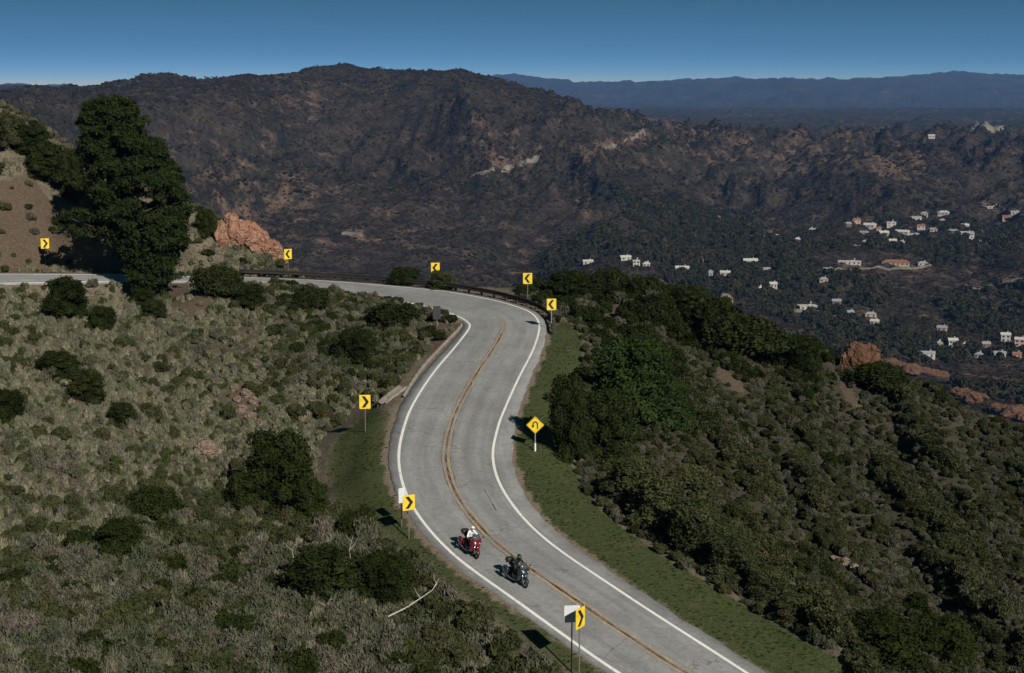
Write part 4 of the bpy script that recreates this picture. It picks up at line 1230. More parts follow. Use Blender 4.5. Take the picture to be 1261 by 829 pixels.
for i in ind:
    k = kind[i]; mm = PROTO[KN[k]]
    o = link('chaparral_bush', mm[rng.integers(len(mm))], None, (x[i], y[i], z[i] - 0.1 * H_[i]), (0, 0, RZ[i]), (W_[i] / 2 * STR[i], W_[i] / 2, H_[i]))
    tag(o, CL[k], 'bush', 'chaparral bushes on the slope right of the road')
rest = np.array([i for i in range(n) if i not in inds])
protos = PROTO['dark'] + PROTO['olive'] + PROTO['grey']
basei = np.array([0, len(PROTO['dark']), len(PROTO['dark']) + len(PROTO['olive'])]); cnt = np.array([len(PROTO[k]) for k in KN])
def idx_of(k): return basei[k] + (rng.random(len(k)) * cnt[k]).astype(int)
geo_scatter('chaparral', np.c_[x, y, z - 0.1 * H_][rest], np.c_[np.zeros((len(rest), 2)), RZ[rest]], np.c_[W_ / 2 * STR, W_ / 2, H_][rest], idx_of(kind[rest]), protos, 'dense chaparral covering the slope down to the crest')

# --- low grey understorey between the chaparral bushes
x, y = jitter_grid(0, 105, 62, 178, 0.72)
z, idx, off, e = height(x, y, True)
px, py = project(x, y, z)
ok = (off > 0) & (e > 0.9) & (px > 640) & (px < 1330) & (py < 900) & ~poly_mask(px, py, VERGE_R) & ~((sec_t[idx] < 9) & (e < 3.3)) & ~((sec_t[idx] > 12.3) & (e < 1.6))
for b in BARES: ok &= ~poly_mask(px, py, b)
ok &= rng.random(px.shape) < .8
x, y, z = x[ok], y[ok], z[ok]; n = len(x)
kk_ = rng.choice(3, n, p=[.10, .58, .32]); w_ = rng.uniform(.5, 1.15, n)
geo_scatter('understorey', np.c_[x, y, z - .05], np.c_[np.zeros((n, 2)), rng.uniform(0, 6.28, n)], np.c_[w_ / 2, w_ / 2, w_ * rng.uniform(.4, .75, n)], idx_of(kk_), protos, 'low grey brown understorey filling gaps between the chaparral bushes')

# --- sage scrub on the slope inside the bend and above the far road
x, y = jitter_grid(-85, 14, 52, 170, 0.57)
z, idx, off, e = height(x, y, True)
px, py = project(x, y, z)
ok = (e > 0.7) & (px > -50) & (px < 770) & (py < 890) & (py > 120) & ~poly_mask(px, py, VERGE_L) & clear_of_used(x, y, 0.8)
ok &= (off < 0) | (sec_t[idx] > 19.5)
bank = poly_mask(px, py, BARES[3])
ok &= ~bank
ok &= ~poly_mask(px, py, BARES[2]) | (rng.random(px.shape) < 0.15)
ok &= ~poly_mask(px, py, BARES[1]) | (rng.random(px.shape) < 0.15)
ok &= ~poly_mask(px, py, BARES[4]) | (rng.random(px.shape) < 0.4)
ok &= ~((sec_t[idx] < 10) & (e < 1.6))
dens = fbm(x, y, 11, 3, 61)
ok &= rng.random(px.shape) < np.clip(0.88 + 0.5 * dens, 0.35, 1.0)
ok &= ~poly_mask(px + 14, py + 3, VERGE_L) & ~((off < 0) & (sec_t[idx] < 5.5) & (e < 2.6))
x, y, z, px, py, dens = (a[ok] for a in (x, y, z, px, py, dens))
n = len(x); r = rng.random(n)
low = sstep(590, 700, py + 0.10 * (px - 200) + 40 * dens)          # the nearer, taller mixed scrub
pt2 = fbm(x, y, 7, 3, 71)
kind = np.zeros(n, int)                                            # 0 sage tuft, 1 green tuft, 2 grey, 3 olive, 4 dark
kind = np.where(r < 0.10 + 0.25 * sstep(.05, .5, pt2), 1, kind)
pt3 = fbm(x, y, 16, 3, 133)
kind = np.where(r > 0.97 - .10 * sstep(.1, .6, pt3), 2, kind)
kind = np.where(r > 0.985 - .09 * sstep(.15, .6, -pt3), 3, kind)
r2 = rng.random(n)
kind = np.where((r2 < low * 0.5), np.where(pt2 + 0.8 * (r - .5) > 0.22, 3, np.where(r < .66, 2, 0)), kind)
kind = np.where((r2 > 0.955) & (low > .5), 4, kind)
kind = np.where((px > 330) & (py < 480) & (r2 < .34), np.where(r < .45, 2, np.where(r < .8, 3, 4)), kind)
W_ = np.choose(kind, [rng.uniform(0.45, 1.05, n), rng.uniform(.45, .9, n), rng.uniform(0.8, 1.7, n), rng.uniform(0.8, 1.7, n), rng.uniform(.9, 1.8, n)])
H_ = W_ * np.choose(kind, [rng.uniform(0.55, 0.95, n), rng.uniform(0.5, .9, n), rng.uniform(0.5, .8, n), rng.uniform(0.5, .8, n), rng.uniform(.5, .7, n)])
W_ = W_ * (1 + 0.35 * low); H_ = H_ * (1 + 0.5 * low)
KN2 = ['sage', 'green', 'grey', 'olive', 'dark']
NM2 = ['sage_tuft', 'green_tuft', 'scrub_bush', 'scrub_bush', 'scrub_bush']
CL2 = ['pale grey sage tuft on the dry slope inside the bend', 'green grassy tuft on the dry slope inside the bend',
       'grey twiggy scrub bush on the dry slope inside the bend', 'olive brown scrub bush on the dry slope inside the bend', 'dark green low scrub bush on the dry slope inside the bend']
GR2 = ['sage tufts on the slope inside the bend', 'green tufts on the slope inside the bend'] + ['scrub bushes on the slope inside the bend'] * 3
show = W_ / y; inview = (px > -5) & (px < 1266) & (py < 834)
inds = set()
for names, lim in (((0,), 280), ((1,), 120), ((2, 3, 4), 280)):
    c = [i for i in np.argsort(-show) if inview[i] and kind[i] in names][:lim]
    for i in c:
        k = kind[i]; mm = PROTO[KN2[k]]; inds.add(i)
        o = link(NM2[k], mm[rng.integers(len(mm))], None, (x[i], y[i], z[i] - 0.08 * H_[i]), (0, 0, rng.uniform(0, 6.28)), (W_[i] / 2, W_[i] / 2, H_[i]))
        tag(o, CL2[k], 'bush' if k > 1 else 'plant', GR2[k])
rest = np.array([i for i in range(n) if i not in inds])
protos = sum((PROTO[k] for k in KN2), [])
cnt = np.array([len(PROTO[k]) for k in KN2]); basei = np.r_[0, np.cumsum(cnt)[:-1]]
geo_scatter('sage_scrub', np.c_[x, y, z - 0.08 * H_][rest], np.c_[np.zeros((len(rest), 2)), rng.uniform(0, 6.28, len(rest))], np.c_[W_ / 2, W_ / 2, H_][rest], idx_of(kind[rest]), protos, 'pale sage scrub and tussocks covering the slope inside the bend')

# --- grass on the verges, weeds on the cut bank
x, y = jitter_grid(-20, 60, 55, 150, 0.30)
z, idx, off, e = height(x, y, True)
px, py = project(x, y, z)
ok = (e > 0.08) & ((e > 0.5) | (rng.random(px.shape) < .22)) & (poly_mask(px, py, VERGE_R) | poly_mask(px, py, VERGE_L) | ((off > 0) & (e < 3.4) & (sec_t[idx] < 8.5))) & (px > -20) & (px < 1290) & (py < 850)
ok &= rng.random(px.shape) < np.clip(0.55 + 0.7 * fbm(x, y, 3.5, 3, 91), 0.12, 0.95)
x, y, z = x[ok], y[ok], z[ok]; n = len(x)
GB = [tuft_mesh('grass_blades', M['green_leaf'], 26, w=0.09, mound=False, h=0.8) for _ in range(3)] + [tuft_mesh('straw_blades', M['olive_leaf'], 22, w=0.08, mound=False, h=0.9)]
s_ = rng.uniform(0.10, 0.24, n)
geo_scatter('verge_grass', np.c_[x, y, z - 0.01], np.c_[np.zeros((n, 2)), rng.uniform(0, 6.28, n)], np.c_[s_, s_, s_ * rng.uniform(.25, .6, n)], rng.choice(4, n, p=[.27, .27, .26, .2]), GB, 'short green grass on the verges beside the road')
x, y = jitter_grid(-85, -20, 135, 200, 1.0)
z = height(x, y); px, py = project(x, y, z)
ok = poly_mask(px, py, [(-60, 100), (40, 130), (140, 185), (300, 262), (355, 325), (300, 334), (150, 330), (100, 300), (70, 250), (20, 205), (-40, 215)]) & clear_of_used(x, y, .8)
ok |= poly_mask(px, py, BARES[3]) & (rng.random(px.shape) < .34)
ok &= rng.random(px.shape) < .8
x, y, z = x[ok], y[ok], z[ok]; n = len(x)
k = rng.choice(5, n, p=[.25, .1, .25, .25, .15]); w_ = rng.uniform(.5, 1.5, n)
geo_scatter('hill_scrub', np.c_[x, y, z - .05], np.c_[np.zeros((n, 2)), rng.uniform(0, 6.28, n)], np.c_[w_ / 2, w_ / 2, w_ * .6], idx_of(k), protos, 'scrub on the hill above the far road')

# ------------------------------------------------------------------ the pine
pb = hit(186, 372)
psc = FPX / math.hypot(pb.y, CAM_Z - pb.z)
pine = empty('pine_tree', pb, 0, 'big dark pine with a broad lopsided crown beside the far road', 'tree')
OUT = [(60, 205, 335), (85, 165, 362), (110, 148, 378), (150, 142, 392), (190, 132, 402), (215, 138, 470), (270, 140, 492), (320, 145, 505), (350, 150, 535), (400, 165, 552), (450, 190, 556), (490, 205, 552), (530, 225, 545), (580, 255, 536), (620, 285, 505), (660, 295, 490), (700, 300, 478), (735, 310, 465)]
CP_ = 60, 110, 3.068
def cr(xc, yc): return (60 + xc / 3.068 - 186) / psc, (372 - (110 + yc / 3.068)) / psc
clumps = []
for i in range(400):
    yc = 66 + 680 * ((i * 0.618) % 1)
    x0 = np.interp(yc, [o[0] for o in OUT], [o[1] for o in OUT]); x1 = np.interp(yc, [o[0] for o in OUT], [o[2] for o in OUT])
    f = rng.uniform(-1, 1); f = math.copysign(abs(f) ** .8, f)
    c0, w0 = (x0 + x1) / 2, (x1 - x0) / 2
    g = math.sqrt(1 - f * f) * rng.uniform(-1, 1)
    rr = rng.uniform(0.55, 1.15)
    wx = max(0.2, w0 / 3.068 / psc - rr * 0.8)
    X_, Z_ = cr(c0, yc)
    clumps.append((X_ + f * wx, g * wx * 0.8, Z_, rr))
for xc, yc, rr, yy in [(95, 480, .8, -.5), (135, 472, .8, .2), (180, 478, .9, -.8), (225, 486, .9, 0), (110, 530, .8, .5), (150, 540, .9, -.3), (200, 545, .9, .4), (245, 530, 1, -.6), (75, 510, .6, 0), (60, 500, .5, .3), (250, 580, .8, .2)]:
    X_, Z_ = cr(xc, yc); clumps.append((X_, yy - .5, Z_, rr))
parts = []
for cx_, cy_, cz_, rr in clumps:
    L = [(cx_, cy_, cz_, rr, rr, rr * 0.72)] + [(cx_ + rng.normal(0, .55) * rr, cy_ + rng.normal(0, .55) * rr, cz_ + rng.uniform(0, .5) * rr, rr * .45, rr * .45, rr * .5) for _ in range(3)]
    parts.append(leaf_shell(L, 290, 0.105, 3.2, 0.4, 0.7, zmin=-0.7))
v, f = join(parts)
link('crown', mesh_np('crown', v, f, [M['needles']]), pine)
mb = MB()
tp = [(0, 0, -.6), (-.05, 0, 1.5), (-.5, .1, 4.5), (-1.4, 0, 8), (-2.4, .1, 12), (-3.1, 0, 15.5), (-3.4, 0, 18)]
mb.tube(tp, [.42, .36, .31, .25, .18, .10, .03], 12); trunk = mb.build('trunk', M['wood'], pine)
def trunk_at(z):
    zs = [p[2] for p in tp]
    return Vector((np.interp(z, zs, [p[0] for p in tp]), np.interp(z, zs, [p[1] for p in tp]), z))
for i, (cx_, cy_, cz_, rr) in enumerate(clumps):
    if i % 8 == 0 or i >= 400:
        a = trunk_at(max(1.0, cz_ - 0.35 * math.hypot(cx_ - trunk_at(cz_).x, cy_) - .3)); b = Vector((cx_, cy_, cz_))
        mb = MB(); mb.tube([a, a.lerp(b, .5) + Vector((0, 0, -.15)), b], [.10, .07, .03], 6); mb.build('limb', M['wood'], trunk)

# ------------------------------------------------------------------ rocks
def rock_mat(name, c0, c1, c2):
    m, t, o = mat_base(name)
    g = N(t, 'ShaderNodeTexCoord').outputs['Object']
    f = noise_node(t, g, 0.7, 5, 0.65); f2 = noise_node(t, g, 4.0, 4, 0.7)
    c = ramp(t, f, [(0.3, c0), (0.5, c1), (0.7, c2)])
    c = mixc(t, 1.0, c, ramp(t, f2, [(0.3, (0.6, 0.6, 0.6)), (0.7, (1.3, 1.3, 1.3))]), 'MULTIPLY')
    vo = N(t, 'ShaderNodeTexVoronoi', feature='DISTANCE_TO_EDGE'); vo.inputs['Scale'].default_value = 0.55
    wv = N(t, 'ShaderNodeVectorMath', operation='MULTIPLY_ADD'); nz = N(t, 'ShaderNodeTexNoise'); nz.inputs['Scale'].default_value = 1.1; t.links.new(g, nz.inputs['Vector'])
    t.links.new(nz.outputs['Color'], wv.inputs[0]); wv.inputs[1].default_value = (2.2, 2.2, 1.2); t.links.new(g, wv.inputs[2]); t.links.new(wv.outputs[0], vo.inputs['Vector'])
    crk = ramp(t, vo.outputs['Distance'], [(0.0, (0, 0, 0)), (0.10, (1, 1, 1))])
    c = mixc(t, 1.0, c, ramp(t, vo.outputs['Distance'], [(0.0, (0.66, 0.63, 0.6)), (0.05, (1, 1, 1))]), 'MULTIPLY')
    lich = noise_node(t, g, 1.7, 4, 0.7)
    c = mixc(t, ramp(t, lich, [(0.60, (0, 0, 0)), (0.70, (0.6, 0.6, 0.6))]), c, (0.22, 0.19, 0.15))
    finish(t, o, c, 0.95, 0.1, bump=mathn(t, 'ADD', f2, crk), bdist=0.16, bstr=0.7)
    return m
M['orange_rock'] = rock_mat('orange_rock', (0.19, 0.085, 0.054), (0.285, 0.155, 0.105), (0.36, 0.235, 0.175))
M['brown_rock'] = rock_mat('brown_rock', (0.07, 0.036, 0.022), (0.12, 0.064, 0.040), (0.17, 0.105, 0.075))
M['tan_rock'] = rock_mat('tan_rock', (0.14, 0.105, 0.082), (0.20, 0.15, 0.12), (0.26, 0.20, 0.16))
def rock(label, blobs, mat, dd=0.0, seed=0, sharp=1.0):
    """blobs: (px, py, half width px, half height px) merged into one weathered outcrop"""
    p0 = hit(blobs[0][0], blobs[0][1] + blobs[0][3])
    s = FPX / math.hypot(p0.y, CAM_Z - p0.z)
    bm = bmesh.new()
    for i, (bx, by, hw_, hh) in enumerate(blobs):
        q = hit(bx, by + hh); q = q if abs(q.y - p0.y) < 25 else Vector((p0.x + (bx - blobs[0][0]) / s, p0.y, p0.z))
        zc = z_for_row(q.x, q.y, by)
        zc = max(zc, ground(q.x, q.y))
        r = bmesh.ops.create_icosphere(bm, subdivisions=4, radius=1.0)
        for v in r['verts']:
            n_ = v.co.copy()
            k = 1 + 0.30 * mnoise.noise(n_ * 1.3 + Vector((seed, i * 3.1, 0))) * sharp
            cell = mnoise.cell(n_ * 3.2 + Vector((i * 7 + seed, 0, 0)))
            k += 0.10 * (cell) * sharp + 0.10 * abs(mnoise.noise(n_ * 4 + Vector((0, seed, i)))) * sharp
            k -= 0.22 * max(0, mnoise.noise(Vector((n_.x * 5, n_.y * 5, n_.z * 1.2)) + Vector((i, seed, 2)))) * sharp
            v.co = Vector((n_.x * hw_ / s, n_.y * hw_ / s * 0.85, n_.z * max(hh, 3) / s * 1.15)) * k + q - p0 + Vector((0, 0.25 * hw_ / s, zc - q.z))
    me = bpy.data.meshes.new('rock'); bm.to_mesh(me); bm.free(); me.materials.append(mat)
    o = link('rock_outcrop', me, None, p0)
    return tag(o, label, 'rock')
rock('orange sunlit rock outcrop on the hill shoulder beyond the pine', [(288, 287, 17, 17), (304, 292, 16, 17), (320, 300, 15, 15), (335, 309, 12, 12), (272, 290, 9, 14), (347, 318, 7, 7), (283, 274, 9, 9)], M['orange_rock'], seed=1)
rock('large rust brown rock with a dark cleft on the right crest', [(1054, 440, 16, 17), (1072, 441, 11, 15), (1040, 447, 7, 10)], M['brown_rock'], seed=2)
rock('low rust brown rock band running on from the large crest rock', [(1096, 450, 15, 7), (1110, 453, 12, 5), (1122, 456, 13, 6), (1136, 460, 13, 5), (1148, 464, 12, 6), (1160, 469, 10, 5)], M['brown_rock'], seed=3)
rock('pinkish rock knob further down the right crest', [(1188, 486, 12, 6), (1199, 491, 11, 7), (1210, 496, 8, 5), (1178, 482, 7, 4)], M['brown_rock'], seed=4)
rock('reddish rocky rise at the right edge of the crest', [(1250, 509, 15, 8), (1236, 506, 12, 6), (1225, 503, 9, 5), (1262, 514, 10, 6)], M['brown_rock'], seed=5)
rock('round tan boulder alone on the crest among dark bushes', [(894, 372, 9, 9)], M['tan_rock'], seed=6, sharp=.6)
rock('small reddish rock left of the round tan boulder', [(862, 368, 7, 5), (850, 370, 5, 4)], M['brown_rock'], seed=7)
rock('tan boulder in the sage near the tall oak bush', [(252, 554, 15, 9), (264, 556, 8, 9)], M['tan_rock'], seed=8)
rock('grey rounded rock below the rounded dark green bush', [(187, 686, 9, 9)], M['tan_rock'], seed=9, sharp=.6)
rock('pale stones in the right slope gully', [(1040, 692, 7, 5), (1052, 699, 5, 4), (1028, 688, 5, 3)], M['tan_rock'], seed=10)
rock('pale stone higher in the next gully', [(1163, 667, 6, 5)], M['tan_rock'], seed=11)
for i, (a, b, c_, d_) in enumerate([(288, 478, 5, 4), (303, 485, 7, 5), (312, 495, 6, 5), (298, 505, 7, 5), (308, 513, 8, 5), (318, 505, 5, 4), (292, 492, 5, 4)]):
    o = rock('broken tan rock in the bare patch on the sage slope', [(a, b, c_, d_)], M['tan_rock'], seed=20 + i)
    o['group'] = 'broken rocks in the bare patch'
# ------------------------------------------------------------------ scrub, woods and tracks across the valley
def blob_mesh(name, mat, n=5, leaves=70, size=0.42, tall=1.0):
    L = [(0, 0, .4 * tall, .6, .6, .5 * tall)] + [(0.5 * math.cos(k * 6.28 / n + k), 0.5 * math.sin(k * 6.28 / n + k), rng.uniform(.25, .6) * tall, .38, .38, .36 * tall) for k in range(n)]
    v, f = join([leaf_shell(L, leaves, size, 1.3, .8), core(L, .85, 6, 4)])
    return mesh_np(name, v, f, [mat])
FB = [blob_mesh('far_scrub_%d' % i, M['chaparral']) for i in range(4)]
nn = 120000
u_ = rng.uniform(-0.37, 0.37, nn); d_ = np.sqrt(rng.uniform(520 ** 2, 3050 ** 2, nn))
x = u_ * d_; y = d_; z = far_z(x, y) + CAM_Z
px, py = project(x, y, z)
thin = sstep(-0.35, 0.5, fbm(x, y, 120, 4, 51))
ok = (rng.random(nn) < 0.25 + 0.75 * thin) & (px > -30) & (px < 1290)
for p in ([(560, 222), (590, 205), (660, 190), (670, 200), (600, 228)], [(710, 195), (745, 170), (800, 158), (800, 172), (760, 185), (720, 205)], [(420, 283), (450, 285), (448, 293), (420, 290)]):
    ok &= ~poly_mask(px, py, p) | (rng.random(nn) < .3)
x, y, z = x[ok], y[ok], z[ok]; n = len(x)
s_ = rng.uniform(0.9, 1.9, n) * np.where(rng.random(n) < .2, 1.6, 1) * (0.7 + np.minimum(y, 2000) / 3800)
geo_scatter('far_scrub', np.c_[x, y, z - .2 * s_], np.c_[np.zeros((n, 2)), rng.uniform(0, 6.28, n)], np.c_[s_, s_, s_ * rng.uniform(.7, 1.1, n)], rng.integers(0, 4, n), FB, 'dark scrub dotting the mountains across the valley')

# houses --------------------------------------------------------------
M['wall_white'] = simple('wall_white', (0.38, 0.365, 0.335), 0.8, 0.2, var=0.12, scale=.4)
M['wall_tan'] = simple('wall_tan', (0.34, 0.27, 0.20), 0.8, 0.2, var=0.1, scale=.4)
M['wall_pink'] = simple('wall_pink', (0.44, 0.31, 0.27), 0.8, 0.2, var=0.1, scale=.4)
M['wall_brown'] = simple('wall_brown', (0.16, 0.115, 0.085), 0.8, 0.2, var=0.15, scale=.4)
M['roof_white'] = simple('roof_white', (0.42, 0.415, 0.40), 0.8, 0.2, var=0.1, scale=.4)
M['roof_grey'] = simple('roof_grey', (0.24, 0.25, 0.27), 0.8, 0.2, var=0.2, scale=.4)
M['roof_red'] = simple('roof_red', (0.22, 0.10, 0.065), 0.85, 0.2, var=0.25, scale=.6)
M['roof_blue'] = simple('roof_blue', (0.22, 0.26, 0.30), 0.7, 0.3, var=0.15, scale=.4)
M['window'] = simple('window_glass', (0.02, 0.025, 0.03), 0.1, 0.6, var=0.1)
M['door'] = simple('door_wood', (0.10, 0.06, 0.04), 0.7, 0.3)
houses = []
def house(label, px, py, wpx, wall, roof, shape='gable', ratio=0.6, yaw=0.0, storeys=1, group=None):
    """(px, py): middle of the building as it shows; wpx: its width"""
    p = hit(px, py + 2, 300, 6000)
    if p is None: return
    s = FPX / p.y
    L, D_ = wpx * .86 / s, max(6.0, wpx * .86 / s * ratio); Hh = 2.9 * storeys + 0.3
    e = empty('house', p - Vector((0, 0, 0.5)), -math.atan2(p.x, p.y) + yaw, label, 'house', group)
    houses.append((p.x, p.y, L * 0.55))
    lx, ly = L / 2, D_ / 2
    mb = MB(); mb.box((0, 0, Hh / 2 - 1.5), (L, D_, Hh + 3)); wl = mb.build('wall', M[wall], e)
    mb = MB()
    if shape == 'flat':
        mb.box((0, 0, Hh + .2), (L + .8, D_ + .8, .4)); mb.box((lx * .3, ly * .2, Hh + .7), (L * .18, D_ * .25, .7))
    else:
        rh = D_ * .22 + .5; o = .5; hx = lx + o if shape == 'gable' else max(.3, lx - ly * .8)
        vs = [(-lx - o, -ly - o, Hh), (lx + o, -ly - o, Hh), (lx + o, ly + o, Hh), (-lx - o, ly + o, Hh), (-hx, 0, Hh + rh), (hx, 0, Hh + rh)]
        mb.add(vs, [(0, 1, 5, 4), (2, 3, 4, 5), (1, 2, 5), (3, 0, 4), (3, 2, 1, 0)])
    rf = mb.build('roof', M[roof], e)
    mb = MB(); mb.box((lx * .45, ly * .3, Hh + D_ * .2 + .6), (.9, .9, 2.0)); mb.build('chimney', M[wall], rf)
    nw = max(2, int(L / 4.5))
    mw = MB(); mw.box((0, 0, 0), (1.9, .08, 1.4)); wm = mw.mesh('window', M['window'])
    mf = MB()
    for zz in (-.75, .75): mf.box((0, -.03, zz), (2.1, .1, .1))
    for xx in (-1, 1): mf.box((xx, -.03, 0), (.1, .1, 1.4))
    fm = mf.mesh('frame', M['wall_white'])
    for st in range(storeys):
        for k in range(nw):
            if st == 0 and k == nw // 2: continue
            w_ = link('window', wm, e, (-lx + L * (k + .5) / nw, -ly - .05, 1.8 + 2.9 * st)); link('frame', fm, w_)
    mb = MB(); mb.box((-lx + L * (nw // 2 + .5) / nw, -ly - .05, 1.35), (1.5, .08, 2.4)); mb.build('door', M['door'], e)
    return e
HS = 'small pale houses among the valley trees'
